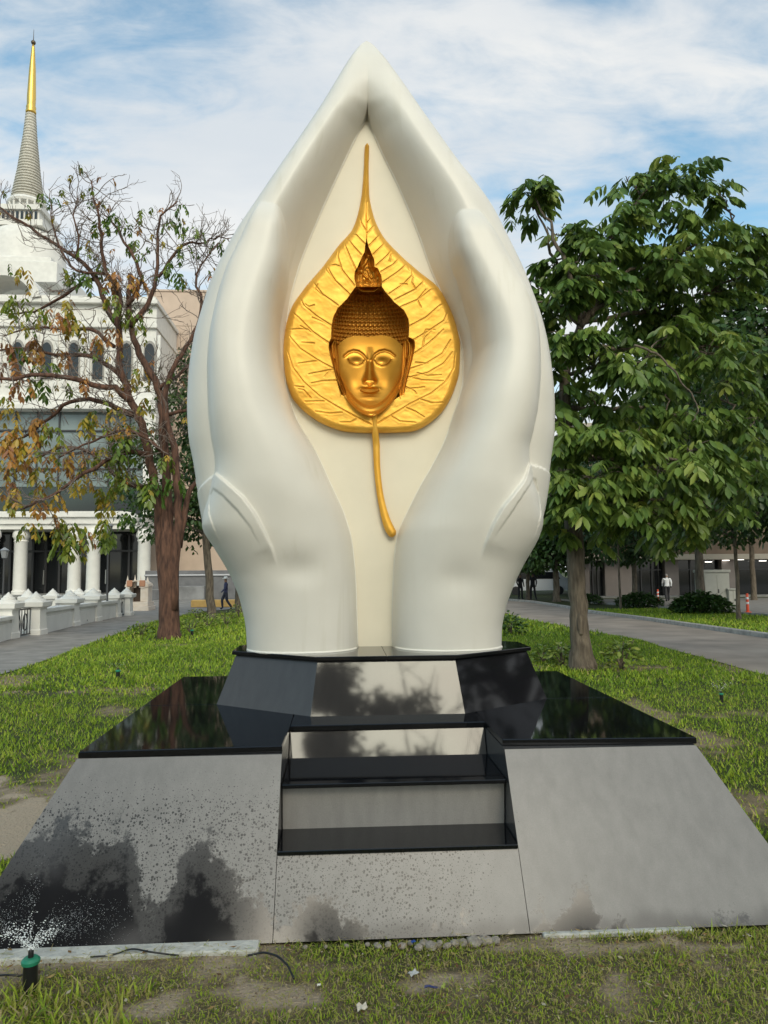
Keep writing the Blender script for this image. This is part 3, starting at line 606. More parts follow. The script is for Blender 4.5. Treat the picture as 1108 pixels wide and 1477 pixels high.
# flame on the crown
flL = c7([(487, 33), (478, 70), (470, 110), (464, 180), (430, 250), (412, 335), (388, 345), (386, 392), (358, 400), (352, 470), (362, 530), (400, 585), (450, 618)])
flR = c7([(489, 33), (500, 80), (512, 120), (540, 185), (572, 260), (577, 345), (612, 358), (624, 400), (650, 440), (656, 490), (648, 540), (605, 590), (560, 618)])
sw = [c7(x) for x in ([(480, 200), (510, 240), (480, 300), (440, 350), (440, 420), (500, 470)], [(500, 380), (520, 430), (548, 470)], [(400, 430), (410, 500), (450, 550), (510, 565), (570, 540), (600, 480), (590, 400)], [(430, 440), (440, 500), (480, 535), (530, 530), (560, 490)], [(540, 220), (545, 300), (580, 380)], [(375, 440), (385, 530), (440, 590), (520, 605), (600, 570), (630, 500)])]
def flame_h(U, V_, d):
    t = np.clip(d*PXM/.07, 0, 1); h = .10*(1-(1-t)**2)**.5
    Q = np.stack([U, V_], -1)
    for c in sw: dd, _, _ = dseg(Q, c); h = h-.007*np.exp(-(dd/1.1)**2)+.003*np.exp(-((dd-2.5)/1.)**2)
    h = h+.018*G(U, V_, *c7([(495, 515)])[0], 4.5, 4.5)
    return -h
fl = put(rowfield(flL, flR, 1.788, flame_h, 220, 110, 'flame_finial', gold_dark, statue), statue)
if False:
  mb = MB(); q = np.linspace(-1, 1, 24); u_ = 532.5+21*q; v_ = 416.5+5.5*np.sqrt(np.clip(1-q*q, 0, 1))-2
  P = PY(u_, v_, 1.80); P[:, 1] -= .12+.105*np.sqrt(np.clip(1-q*q, 0, 1)); mb.tube(P, np.full(24, 3.4*PXM), 10); put(mb.build('crown_ring', gold_dark, sm=True), statue)
# ================================================================== GROUND, PATHS
def attr_mat(name, cols, rough=.9, attr='tint', noise=.25, nscale=30, bump=.3, bscale=60, spec=.3, trans=0):
    m = bpy.data.materials.new(name); m.use_nodes = True; t = NT(m); b = t.N['Principled BSDF']; b.inputs['Roughness'].default_value = rough; b.inputs['Specular IOR Level'].default_value = spec
    a = t.new('Attribute', attribute_name=attr); r = t.new('ValToRGB'); P = t.new('TexCoord').outputs['Object']
    n = t.new('TexNoise', inp={'Vector': P, 'Scale': nscale, 'Detail': 6}).outputs['Fac']
    t.L.new(t.math('ADD', a.outputs['Fac'], t.math('MULTIPLY', t.math('SUBTRACT', n, .5), noise*2), clamp=True), r.inputs['Fac'])
    while len(r.color_ramp.elements) < len(cols): r.color_ramp.elements.new(.5)
    for e, (p, c) in zip(r.color_ramp.elements, cols): e.position = p; e.color = (*c, 1)
    if trans:
        tr = t.new('BsdfTranslucent', inp={}); t.L.new(r.outputs[0], tr.inputs[0]); mx = t.new('MixShader', inp={0: trans}); t.L.new(b.outputs[0], mx.inputs[1]); t.L.new(tr.outputs[0], mx.inputs[2])
        t.L.new(mx.outputs[0], t.N['Material Output'].inputs[0])
    t.L.new(r.outputs[0], b.inputs['Base Color'])
    if bump:
        n2 = t.new('TexNoise', inp={'Vector': P, 'Scale': bscale, 'Detail': 8}).outputs['Fac']; bp = t.new('Bump', inp={'Strength': bump, 'Distance': .03, 'Height': n2}); t.L.new(bp.outputs[0], b.inputs['Normal'])
    return m
soil = attr_mat('lawn_soil', [(0, (.035, .05, .012)), (.35, (.07, .075, .025)), (.6, (.21, .165, .10)), (1, (.44, .35, .25))], noise=.22, nscale=9, bump=.8)
# bare and dry patches seen in the lawn: photo point, half-width in metres across and along, strength
PATCH = [(380, 1422, .17, .10, 1), (470, 1430, .25, .05, .5), (620, 1415, .20, .09, 1.), (215, 1452, .20, .10, 1), (120, 1455, .12, .05, .6), (690, 1440, .10, .06, .6), (870, 1362, .45, .045, .95), (800, 1358, .3, .04, .8), (985, 1372, .14, .03, .5), (1040, 1388, .16, .05, .55), (878, 1406, .06, .04, .8),
         (520, 1462, .05, .03, .7), (300, 1385, .3, .04, .55), (420, 1385, .3, .05, .6), (1080, 1440, .1, .05, .4), (10, 1190, .8, .75, 1.1), (30, 1150, .7, .4, .7), (100, 1090, .5, .3, .35), (60, 1000, .75, .25, .75), (160, 995, .5, .16, .6), (40, 975, .5, .3, .5), (905, 965, .8, .35, .6), (850, 960, .9, .4, .55), (720, 930, .7, .5, .5), (250, 930, .6, .4, .5), (760, 1030, .4, .6, .4), (1000, 1010, .5, .3, .2)]
PP = [(PG(u, v), a, b, k) for u, v, a, b, k in PATCH]
def bare(x, y):
    x = x+.22*(fbm(x*3.7+9, y*3.7, 3)-.5); y = y+.22*(fbm(x*3.7, y*3.7+21, 3)-.5)
    s = np.zeros_like(np.asarray(x, float)); n = fbm(x*3.1, y*3.1, 4)-.5; n2 = fbm(x*11, y*11, 3)-.5
    for p, a, b, k in PP:
        r = np.sqrt(((x-p[0])/a)**2+((y-p[1])/b)**2)+n*2.0+n2*1.2; s = np.maximum(s, k*smooth(1.25, .55, r))
    g = smooth(.52, .70, fbm(x*1.3+40, y*1.3, 4))*.6*(y < 9)+.42*smooth(.3, -.2, y)
    return np.clip(np.maximum(s, g), 0, 1.1)
def axis(lo, hi, dens, far):
    a = [lo, hi]; out = list(np.arange(lo, hi+1e-6, dens)); d = dens; x = hi
    while x < far: d *= 1.25; x += d; out.append(x)
    d = dens; x = lo
    while x > -far: d *= 1.25; x -= d; out.insert(0, x)
    return np.array(out)
gx = axis(-4, 4, .045, 700); gy = axis(-1.0, 4.0, .045, 700)
gx = np.unique(np.round(np.concatenate([gx, np.arange(-10, 10, .25)]), 3)); gy = np.unique(np.round(np.concatenate([gy, np.arange(3, 40, .5)]), 3))
GX, GY = np.meshgrid(gx, gy); near = np.exp(-((GX/6)**2+(GY/8)**2))
GZ = gh(GY)+(-.012+.03*(fbm(GX*2.2, GY*2.2, 4)-.5))*near
GZ = np.where((GY > .1) & (GY < 3.0) & (np.abs(GX) < 1.8), np.minimum(GZ, -.03), GZ)
ground = raw_mesh(np.stack([GX, GY, GZ], -1).reshape(-1, 3), (lambda r, c: (lambda i: np.stack([i[:-1, :-1], i[:-1, 1:], i[1:, 1:], i[1:, :-1]], -1).reshape(-1, 4))(np.arange(r*c).reshape(r, c)))(*GX.shape), 'ground', soil, attr={'tint': (.1+.9*bare(GX, GY)).ravel()})
struct(ground)
asph = mat('path_concrete', (.23, .215, .195), .85, var=.25, vscale=2.2, bump=.3, bscale=25, detail=9)
roadm = mat('road_concrete', (.21, .175, .145), .85, col2=(.34, .285, .235), vscale=.9, bump=.3, bscale=20, detail=10)
kerbm = mat('kerb_concrete', (.34, .32, .29), .9, var=.25, vscale=6, bump=.4)
def road_sheet(Lp, Rp, name, m_, lift=.006, n=90):
    """strip between two edges given as ground points (x, y), following the terrain"""
    def res(p):
        p = np.array(p, float); o = np.argsort(p[:, 1]); return p[o]
    L, R = res(Lp), res(Rp); y0 = max(L[0, 1], R[0, 1]); y1 = min(L[-1, 1], R[-1, 1]); y = np.linspace(y0, y1, n); s = np.linspace(0, 1, 9)
    xl = pchip(L[:, 1], L[:, 0], y); xr = pchip(R[:, 1], R[:, 0], y)
    return grid_mesh(np.stack([xl[:, None]+s*(xr-xl)[:, None], np.repeat(y[:, None], 9, 1), np.repeat((gh(y)+lift)[:, None], 9, 1)], -1), name, m_, None, False)
gp = lambda u, v: tuple(PG(u, v)[:2])
# grey path on the left
e = [gp(0, 974), gp(60, 955), gp(120, 932), gp(190, 908), gp(240, 893), gp(290, 883), gp(345, 877)]; e = sorted(e, key=lambda p: p[1]); a0 = e[0]
path_edge = [(a0[0]-3.0, 5.0), (a0[0]-.6, a0[1]-1.2)]+e+[(e[-1][0]-.3, e[-1][1]+14)]
path = struct(road_sheet([(-70, 4.9), (-70, 60)], path_edge, 'path', asph, .012))
# driveway on the right
n_e = sorted([gp(1108, 975), gp(1031, 954), gp(957, 934), gp(921, 923), gp(858, 912), gp(800, 901), gp(760, 894), gp(737, 888)], key=lambda p: p[1])
f_e = sorted([gp(1108, 921.5), gp(994, 905), gp(921, 894), gp(851, 884.5), gp(807, 876), gp(770, 870), gp(727, 866)], key=lambda p: p[1])
road_near = [(n_e[0][0]+1.0, n_e[0][1]-4)]+n_e+[(n_e[-1][0]+.5, 48)]
road_far = [(f_e[0][0]+3.2, n_e[0][1]-4), ]+f_e+[(f_e[-1][0]+1, 48)]
roady = struct(road_sheet(road_near, road_far, 'road', roadm, .012, 140))
def follow(pts, n=120):
    p = np.array(sorted(pts, key=lambda q: q[1]), float); y = np.linspace(p[0, 1], p[-1, 1], n); x = pchip(p[:, 1], p[:, 0], y); return x, y
def kerb_run(pts, w=.16, h=.13, name='kerb', side=1):
    x, y = follow(pts); m = MB(); rr = []
    for a, b in zip(x, y): z = float(gh(b)); rr.append([(a, b, z-.1), (a+side*.015, b, z+h-.02), (a+side*.04, b, z+h), (a+side*w, b, z+h), (a+side*w, b, z-.1)])
    m.loft(rr, closed=True); return struct(m.build(name, kerbm))
kerb_run(f_e+[(f_e[0][0]+3.2, n_e[0][1]-4)])
x, y = follow(road_far, 60); 
far_lawn_edge = [(a+.16, b) for a, b in zip(x, y) if b < 33]
# paving in front of the shop building, beyond the second strip of grass
pav_e = sorted([gp(1108, 889), gp(1000, 882), gp(930, 876), gp(860, 871), gp(800, 865.5)], key=lambda p: p[1])
pav = struct(road_sheet([(pav_e[0][0]+1, pav_e[0][1]-5)]+pav_e, [(60, pav_e[0][1]-5), (60, pav_e[-1][1])], 'pavement', mat('pavement_concrete', (.22, .21, .2), .8, var=.2, vscale=3), .02))
kerb_run(pav_e, .14, .10)

# ================================================================== GRASS
grass_m = attr_mat('grass_blades', [(0, (.095, .18, .018)), (.35, (.23, .36, .032)), (.62, (.42, .52, .05)), (.82, (.38, .34, .10)), (1, (.46, .37, .19))], rough=.55, noise=.06, nscale=5, bump=0, spec=.25, trans=.3)
def in_strip(x, y, edge_fn): return edge_fn(x, y)
pe_x, pe_y = follow(path_edge, 200); rn_x, rn_y = follow(road_near, 200); rf_x, rf_y = follow(road_far, 200)
def lawn_ok(x, y):
    ok = ~((y > -.0) & (y < yb+.42-.0) & (np.abs(x) < 1.93-.47*np.clip(y/.456, 0, 1)*.7))
    ok &= ~((x < np.interp(y, pe_y, pe_x)) & (y > 5)); ok &= ~((x > np.interp(y, rn_y, rn_x)) & (x < np.interp(y, rf_y, rf_x)+.2) & (y > 3.5))
    return ok
_r = np.random.RandomState(11)
def blades(n, xr, yr, hmin, hmax, w, wfun=None, dens=lambda x, y: 1, lim=None, seg=2):
    x = _r.uniform(*xr, n); y = yr[0]+(yr[1]-yr[0])*_r.rand(n)
    k = lawn_ok(x, y) & (_r.rand(n) < dens(x, y)); x, y = x[k], y[k]
    # keep what the camera sees with a margin
    dx = x-CX; dy = y-CY; dep = sy_*dx+cy_*dy; lat = cy_*dx-sy_*dy; k = np.abs(lat) < dep*.60+.3; x, y = x[k], y[k]; n = len(x)
    br = bare(x, y); k = _r.rand(n) > br*1.02-.12; x, y, br = x[k], y[k], br[k]; n = len(x)
    big = fbm(x*.9, y*.9, 3); h = (hmin+(hmax-hmin)*_r.rand(n)**1.5)*(.6+.8*fbm(x*2.6+7, y*2.6, 3))*(1-.45*br)
    a = _r.rand(n)*2*math.pi; lean = h*(.25+.85*_r.rand(n)); dxx = np.cos(a)*lean; dyy = np.sin(a)*lean; wa = a+math.pi/2+_r.normal(0, .5, n); wx = np.cos(wa)*w*.5*(.6+.8*_r.rand(n)); wy = np.sin(wa)*w*.5
    z = gh(y)-.01; P = []
    for f, hh, ww in ((0, 0, .8), (.30, .55, 1.0), (1.0, 1.0, .08)) if seg == 2 else ((0, 0, 1.), (1, 1, .12)):
        P.append(np.stack([x+dxx*f-wx*ww, y+dyy*f-wy*ww, z+h*hh], -1)); P.append(np.stack([x+dxx*f+wx*ww, y+dyy*f+wy*ww, z+h*hh], -1))
    V = np.stack(P, 1); m = V.shape[1]; base = (np.arange(n)*m)[:, None]
    F = np.concatenate([base+np.array([[0, 1, 3, 2]])]+([base+np.array([[2, 3, 5, 4]])] if seg == 2 else []))
    tint = np.clip(.10+.42*(y < 0)*_r.rand(n)+.55*_r.rand(n)**1.3+.35*(big-.5)+.55*np.clip(br, 0, 1)*_r.rand(n)*1.2+(_r.rand(n) < .06)*.45, 0, 1)
    return V.reshape(-1, 3), F, np.repeat(tint, m)
def dead(n, xr, yr, L, w):
    """dry straw lying nearly flat on the soil"""
    x = _r.uniform(*xr, n); y = _r.uniform(*yr, n); k = lawn_ok(x, y); x, y = x[k], y[k]; n = len(x); a = _r.rand(n)*6.28; l = L*(.3+_r.rand(n)); z = gh(y)+.004+_r.rand(n)*.02; z2_ = z+_r.normal(0, .008, n)
    dx = np.cos(a)*l; dy = np.sin(a)*l; wx = -np.sin(a)*w; wy = np.cos(a)*w
    V = np.stack([np.stack([x-wx, y-wy, z], -1), np.stack([x+wx, y+wy, z], -1), np.stack([x+dx-wx*.3, y+dy-wy*.3, z2_], -1), np.stack([x+dx+wx*.3, y+dy+wy*.3, z2_], -1)], 1)
    return V.reshape(-1, 3), (np.arange(n)*4)[:, None]+np.array([[0, 1, 3, 2]]), np.repeat(.66+.34*_r.rand(n), 4)
def merge(parts):
    V = []; F = []; T = []; n = 0
    for v, f, t_ in parts: V.append(v); F.append(f+n); T.append(t_); n += len(v)
    return np.concatenate(V), np.concatenate(F), np.concatenate(T)
V, F, T = merge([blades(80000, (-2.6, 2.4), (-1.05, -.02), .006, .028, .0045), blades(9000, (-2.6, 2.4), (-1.05, -.02), .03, .06, .005, dens=lambda x, y: smooth(.45, .62, fbm(x*2+3, y*2, 3))), dead(8500, (-2.6, 2.4), (-1.05, -.02), .038, .0018), blades(900, (-2.4, 2.2), (-1.0, -.15), .05, .10, .009, dens=lambda x, y: smooth(.5, .62, fbm(x*2+3, y*2, 3))),
    blades(2600, (-2.1, -1.0), (-.95, -.3), .04, .10, .008)])
struct(raw_mesh(V, F, 'foreground_grass', grass_m, sm=False, attr={'tint': T}), 'stuff')
V, F, T = merge([blades(110000, (-6, 6), (0, 6.5), .02, .058, .012, seg=1), blades(120000, (-9, 11), (6.5, 15), .025, .08, .024, seg=1), blades(60000, (-10, 16), (15, 31), .04, .13, .05, seg=1)])
struct(raw_mesh(V, F, 'lawn_grass', grass_m, sm=False, attr={'tint': T}), 'stuff')

# crumbs of soil and fallen leaf bits lying on the bare patches
n = 9000; x = _r.uniform(-2.4, 2.2, n); y = _r.uniform(-1.0, -.03, n); k = _r.rand(n) < .12+bare(x, y)*.9; x, y = x[k], y[k]; n = len(x); s_ = .0015+.0055*_r.rand(n)**3
oc = np.array([(1, 0, 0), (-1, 0, 0), (0, 1, 0), (0, -1, 0), (0, 0, 1), (0, 0, -1)], float); V = oc[None]*s_[:, None, None]*_r.uniform(.5, 1.2, (n, 6, 1))+np.stack([x, y, gh(y)+.003+0*x], -1)[:, None]
F = (np.arange(n)*6)[:, None, None]+np.array([(0, 2, 4), (2, 1, 4), (1, 3, 4), (3, 0, 4), (2, 0, 5), (1, 2, 5), (3, 1, 5), (0, 3, 5)])[None]
struct(raw_mesh(V.reshape(-1, 3), F.reshape(-1, 3), 'soil_crumbs', attr_mat('crumbs', [(0, (.12, .085, .055)), (.6, (.26, .20, .14)), (1, (.46, .40, .32))], bump=0), sm=False, attr={'tint': np.repeat(_r.rand(n), 6)}), 'stuff')
n = 420; x = _r.uniform(-2.4, 2.2, n); y = _r.uniform(-1.0, -.03, n); a = _r.rand(n)*6.28; l = .006+.014*_r.rand(n); z = gh(y)+.012+.02*_r.rand(n); ca, sa = np.cos(a), np.sin(a)
V = np.stack([np.stack([x-ca*l, y-sa*l, z], -1), np.stack([x-sa*l*.4, y+ca*l*.4, z+.004*_r.rand(n)], -1), np.stack([x+ca*l, y+sa*l, z+.006*_r.rand(n)], -1), np.stack([x+sa*l*.4, y-ca*l*.4, z], -1)], 1)
struct(raw_mesh(V.reshape(-1, 3), (np.arange(n)*4)[:, None]+np.array([[0, 1, 2, 3]]), 'leaf_litter', attr_mat('litter_leaves', [(0, (.10, .05, .025)), (.5, (.26, .16, .06)), (.8, (.40, .32, .12)), (1, (.50, .46, .36))], bump=0), sm=False, attr={'tint': np.repeat(_r.rand(n), 4)}), 'stuff')
# ================================================================== TREES
bark_l = mat('bark_red_brown', (.040, .020, .014), .9, col2=(.15, .075, .048), vscale=7, bump=1.0, bscale=16, detail=9, stretch=(2.2, 2.2, .45))
bark_r = mat('bark_grey_brown', (.065, .05, .036), .9, col2=(.19, .155, .115), vscale=9, bump=1.0, bscale=20, detail=9, stretch=(2.4, 2.4, .4))
twig_m = mat('twig_grey_brown', (.17, .135, .115), .9, var=.3, vscale=20)
def leafmat(name, cols, rough=.45, trans=.25): return attr_mat(name, cols, rough=rough, noise=.08, nscale=3, bump=0, spec=.45, trans=trans)
leaf_green = leafmat('foliage_green', [(0, (.032, .078, .018)), (.4, (.09, .165, .032)), (.75, (.20, .28, .05)), (1, (.33, .37, .08))])
leaf_dark = leafmat('foliage_dark', [(0, (.018, .045, .010)), (.5, (.045, .095, .018)), (1, (.11, .17, .032))])
leaf_autumn = leafmat('foliage_turning', [(0, (.06, .13, .015)), (.35, (.17, .22, .025)), (.6, (.40, .28, .03)), (.82, (.42, .20, .04)), (1, (.30, .14, .07))])
def rot_frame(d):
    d = np.array(d, float); d /= np.linalg.norm(d)+1e-9; u = np.array([0, 0, 1.]); s = np.cross(d, u); s /= np.linalg.norm(s)+1e-9; return d, s, np.cross(s, d)
class Leaves:
    def __init__(s): s.V = []; s.F = []; s.T = []; s.n = 0
    def leaflet(s, p, d, L, wd, tint, nrm=None, curl=.25):
        """one leaflet: five points down a folded blade"""
        d = d/(np.linalg.norm(d)+1e-9); sd_ = np.cross(d, nrm if nrm is not None else np.array([0, 0, 1.])); k = np.linalg.norm(sd_)
        sd_ = sd_/k if k > 1e-3 else np.array([1., 0, 0]); up = np.cross(sd_, d); dr = np.array([0, 0, -1.])
        v = [p, p+d*L*.33+sd_*wd*.42+up*wd*.12, p+d*L*.68+sd_*wd*.5+up*wd*.1+dr*curl*L*.12, p+d*L+dr*curl*L*.35, p+d*L*.68-sd_*wd*.5+up*wd*.1+dr*curl*L*.12, p+d*L*.33-sd_*wd*.42+up*wd*.12]
        s.V += v; s.F += [(s.n, s.n+1, s.n+2, s.n+3), (s.n, s.n+3, s.n+4, s.n+5)]; s.T += [tint]*6; s.n += 6
    def compound(s, p, d, L, pairs, lf, rng, tint, droop=.55, lw=.36):
        """feathered leaf: a drooping stalk with leaflets hanging on both sides"""
        d, sd_, up = rot_frame(d); q = np.array(p, float); step = L/pairs; cd = d.copy()
        for i in range(pairs):
            cd = cd+np.array([0, 0, -droop/pairs]); cd /= np.linalg.norm(cd); q2 = q+cd*step; f = .65+.35*math.sin(math.pi*(i+1)/(pairs+1))
            for sg in (-1, 1):
                ld = cd*.45+sd_*sg*.75+np.array([0, 0, -.55-.3*rng.random()]); ld += np.array([rng.gauss(0, .12) for _ in range(3)])
                s.leaflet(q2, ld, lf*f*(.85+.3*rng.random()), lf*lw*f, tint+rng.gauss(0, .09), nrm=up+np.array([rng.gauss(0, .4) for _ in range(3)]))
            q = q2
        s.leaflet(q, cd, lf*.9, lf*lw, tint, nrm=up)
    def build(s, name, m, parent=None):
        o = raw_mesh(np.array(s.V), np.array(s.F), name, m, parent, True, attr={'tint': np.clip(s.T, 0, 1)})
        if parent: o.location = -Vector(parent.location)
        return o
def bezier(a, b, c, n=9):
    t_ = np.linspace(0, 1, n)[:, None]; return (1-t_)**2*np.array(a)+2*t_*(1-t_)*np.array(b)+t_**2*np.array(c)
def wob(P, rng, amt):
    P = P.copy(); 
    for i in range(1, len(P)-1): P[i] += [rng.gauss(0, amt) for _ in range(3)]
    return P
def at(u, v, dy, base): return PY(u, v, base[1]+dy)       # a point of the tree, dy metres behind its trunk

# ---- broad-leaved tree on the right
rng = random.Random(21)
bR = PG(841, 966); tR_ = thing('broadleaf_tree', 'leafy green tree with drooping feathered leaves rising from the lawn beside the white hands', 'tree', tuple(bR))
trunkm = MB()
tp = [at(841, 968, 0, bR), at(838, 935, 0, bR), at(835, 890, 0, bR), at(833, 840, 0, bR), at(828, 780, 0, bR), at(824, 700, .1, bR), at(818, 620, .2, bR), at(812, 560, .2, bR), at(826, 500, .3, bR), at(838, 465, .3, bR)]
pxr = 11.4/FPX
def tubed(m, pts, radii, n, rng, amt=.0, sub_=3, mi=0):
    pts = np.array(pts); q = np.linspace(0, len(pts)-1, (len(pts)-1)*sub_+1); P = np.array([np.interp(q, range(len(pts)), pts[:, k]) for k in range(3)]).T; R = np.interp(q, range(len(pts)), radii)
    for _ in range(2): P[1:-1] = (P[:-2]+2*P[1:-1]+P[2:])/4
    if amt: P = wob(P, rng, amt)
    m.tube(P, R, n, mi)
tubed(trunkm, tp, np.array([23, 15, 13, 13, 13, 12, 10.5, 8.5, 7, 5.5])*pxr, 14, rng, .012)
trunkm.ball(at(838, 900, -.13, bR), (.07, .05, .20), 10, 8)       # old branch scar
cl = [  # clump centre (photo), radius in photo pixels, metres behind trunk, number of leaves
 (768, 275, 26, -.5, 22), (770, 300, 30, -.3, 10), (905, 268, 26, .0, 16), (945, 262, 34, .3, 24), (985, 262, 34, 0, 24), (1020, 268, 30, .4, 16), (1040, 290, 25, .4, 12),
 (905, 310, 36, -.4, 24), (955, 318, 42, .2, 30), (1005, 330, 42, -.2, 28), (1060, 345, 38, .3, 26), (1098, 350, 32, .3, 22), (1100, 390, 30, .5, 16),
 (820, 345, 30, -.4, 18), (850, 350, 34, -.6, 24), (885, 352, 38, -.2, 26), (800, 385, 26, -.3, 18), (835, 385, 34, -.7, 22), (930, 375, 40, .3, 28), (975, 385, 44, -.3, 32), (1030, 385, 40, .2, 26), (1065, 400, 30, .5, 16),
 (835, 412, 28, -1.0, 16), (862, 405, 30, -.9, 18), (815, 425, 24, -.9, 12), (890, 435, 30, -.7, 16), (775, 425, 24, -.4, 14), (762, 415, 20, -.2, 8), (785, 455, 30, -.1, 16), (905, 410, 42, .9, 30), (955, 430, 44, .6, 34), (1000, 445, 40, .6, 26), (1045, 430, 26, .6, 14), (1070, 420, 22, .5, 8), (920, 460, 40, 1., 30), (870, 440, 26, 1.0, 12), (960, 480, 44, .9, 34), (900, 500, 34, 1.1, 22), (790, 495, 26, .4, 14),
 (815, 490, 28, -.9, 18), (850, 495, 26, -.9, 16), (880, 520, 40, -.8, 30), (920, 535, 40, -1.0, 28), (1000, 480, 38, .4, 26), (1045, 495, 32, .6, 16), (1020, 520, 40, .1, 28), (985, 470, 30, -.8, 16),
 (800, 530, 26, -.1, 14), (800, 580, 30, .1, 18), (845, 570, 34, .4, 20), (870, 600, 40, .0, 28), (930, 600, 40, .5, 26), (960, 560, 40, .6, 26), (800, 625, 34, -.5, 24), (835, 640, 36, -.8, 26), (880, 640, 40, -.9, 30), (920, 650, 36, -.8, 22), (960, 630, 40, .2, 26),
 (1000, 610, 42, .0, 30), (1050, 620, 40, .2, 26), (1090, 640, 36, .3, 20), (1000, 660, 44, -.8, 30), (950, 690, 42, -1.0, 30), (900, 690, 38, -.9, 26), (855, 700, 38, -1., 28), (810, 690, 34, -.8, 24), (800, 725, 32, -.3, 20), (840, 740, 32, -.9, 20), (890, 740, 34, -.8, 20), (930, 745, 36, -.9, 20), (975, 735, 40, -.8, 24), (1020, 700, 42, -.5, 26), (1060, 690, 40, -.2, 22), (1095, 700, 34, .1, 16), (1030, 745, 34, -.4, 18), (805, 765, 26, -.1, 12), (1000, 780, 28, -.3, 10), (870, 775, 26, -.3, 8), (1050, 560, 40, .5, 22), (1095, 590, 30, .6, 14), (1088, 520, 30, .9, 14), (790, 665, 30, .0, 16), (960, 780, 26, -.2, 8)]
boughs = []
for pts, dys, r0_ in (([(838, 466), (850, 430), (875, 370), (900, 310), (935, 272)], (.3, .2, 0, -.1, 0), .06), ([(838, 466), (880, 430), (940, 400), (1000, 350), (1060, 330)], (.3, .4, .3, .2, .3), .06), ([(838, 466), (900, 455), (970, 440), (1030, 420), (1085, 390)], (.3, .7, .8, .6, .5), .05), ([(836, 470), (820, 430), (805, 390), (790, 350), (772, 300)], (.3, .1, -.2, -.3, -.4), .045),
    ([(826, 500), (880, 505), (950, 500), (1010, 500), (1060, 505)], (.3, .6, .7, .5, .6), .05), ([(820, 540), (850, 530), (890, 530), (930, 535)], (.2, -.4, -.8, -1.), .04), ([(814, 590), (870, 590), (940, 590), (1010, 605), (1080, 620)], (.2, .2, .3, .2, .3), .05), ([(818, 630), (800, 610), (790, 560), (785, 520)], (.2, .1, .1, .2), .035),
    ([(820, 660), (860, 660), (920, 665), (990, 660), (1060, 675)], (.1, -.5, -.8, -.7, -.3), .05), ([(824, 720), (870, 715), (930, 720), (1000, 725)], (.0, -.6, -.8, -.6), .045), ([(824, 720), (812, 715), (800, 720)], (0, -.2, -.3), .03), ([(838, 466), (880, 400), (930, 385), (985, 385)], (.3, -.1, .1, -.2), .045), ([(838, 466), (810, 455), (785, 450), (768, 425)], (.3, .1, -.1, -.2), .03)):
    Pb = [at(a, b, d_, bR) for (a, b), d_ in zip(pts, dys)]; q = np.linspace(0, len(Pb)-1, 16); Pi = np.array([np.interp(q, range(len(Pb)), np.array(Pb)[:, k]) for k in range(3)]).T
    for _ in range(2): Pi[1:-1] = (Pi[:-2]+2*Pi[1:-1]+Pi[2:])/4
    Pi = wob(Pi, rng, .02); trunkm.tube(Pi, np.linspace(r0_, .014, 16), 7); boughs += list(Pi[3:])
boughs = np.array(boughs); lv = Leaves()
for (u, v, r, dy, k) in cl:
    c = at(u, v-r*.25, dy, bR); f = boughs[np.argmin(np.linalg.norm(boughs-c, axis=1)+.5*np.clip(boughs[:, 2]-c[2], 0, 9))]; mid_ = (f+c)/2+np.array([rng.gauss(0, .05), rng.gauss(0, .05), .08])
    P = wob(bezier(f, mid_, c, 10), rng, .035); L_ = np.linalg.norm(c-f); trunkm.tube(P, np.linspace(.018, .008, 10), 5); k = max(5, int(k*.74))
    R_ = r*pxr
    for j in range(k):
        a = rng.random()*2*math.pi; e_ = rng.uniform(-.1, .75); d = np.array([math.cos(a)*math.cos(e_), math.sin(a)*math.cos(e_), math.sin(e_)*.8])
        o = c+np.array([rng.gauss(0, .42), rng.gauss(0, .42), rng.gauss(0, .24)])*R_
        if rng.random() < .4: trunkm.tube([c, (c+o)/2+np.array([0, 0, .03]), o], [.009, .007, .005], 4)
        lv.compound(o, d, R_*rng.uniform(.8, 1.35), rng.choice([4, 5, 6]), .235*rng.uniform(.75, 1.25), rng, .36+.22*rng.random()+(.25 if rng.random() < .12 else 0)+.10*max(0, (v-480)/300), droop=1.15)
for pts in ([(838, 470), (862, 440), (890, 425), (925, 418)], [(836, 466), (815, 445), (790, 432), (770, 440)], [(834, 462), (828, 420), (815, 380), (800, 345), (785, 310), (772, 285)], [(852, 455), (880, 400), (890, 350)]):
    P = [at(a, b, -.6, bR) for a, b in pts]; tubed(trunkm, P, np.linspace(.055, .012, len(P)), 7, rng, .02)
P = [at(a, b, -1.5, bR) for a, b in [(915, 498), (940, 505), (960, 520), (975, 540), (990, 560), (1003, 575), (1008, 595), (998, 608)]]; tubed(trunkm, P, np.linspace(.02, .008, 8), 5, rng, .015)
o = trunkm.build('trunk', bark_r, sm=True); put(o, tR_); lv.build('crown', leaf_green, tR_)

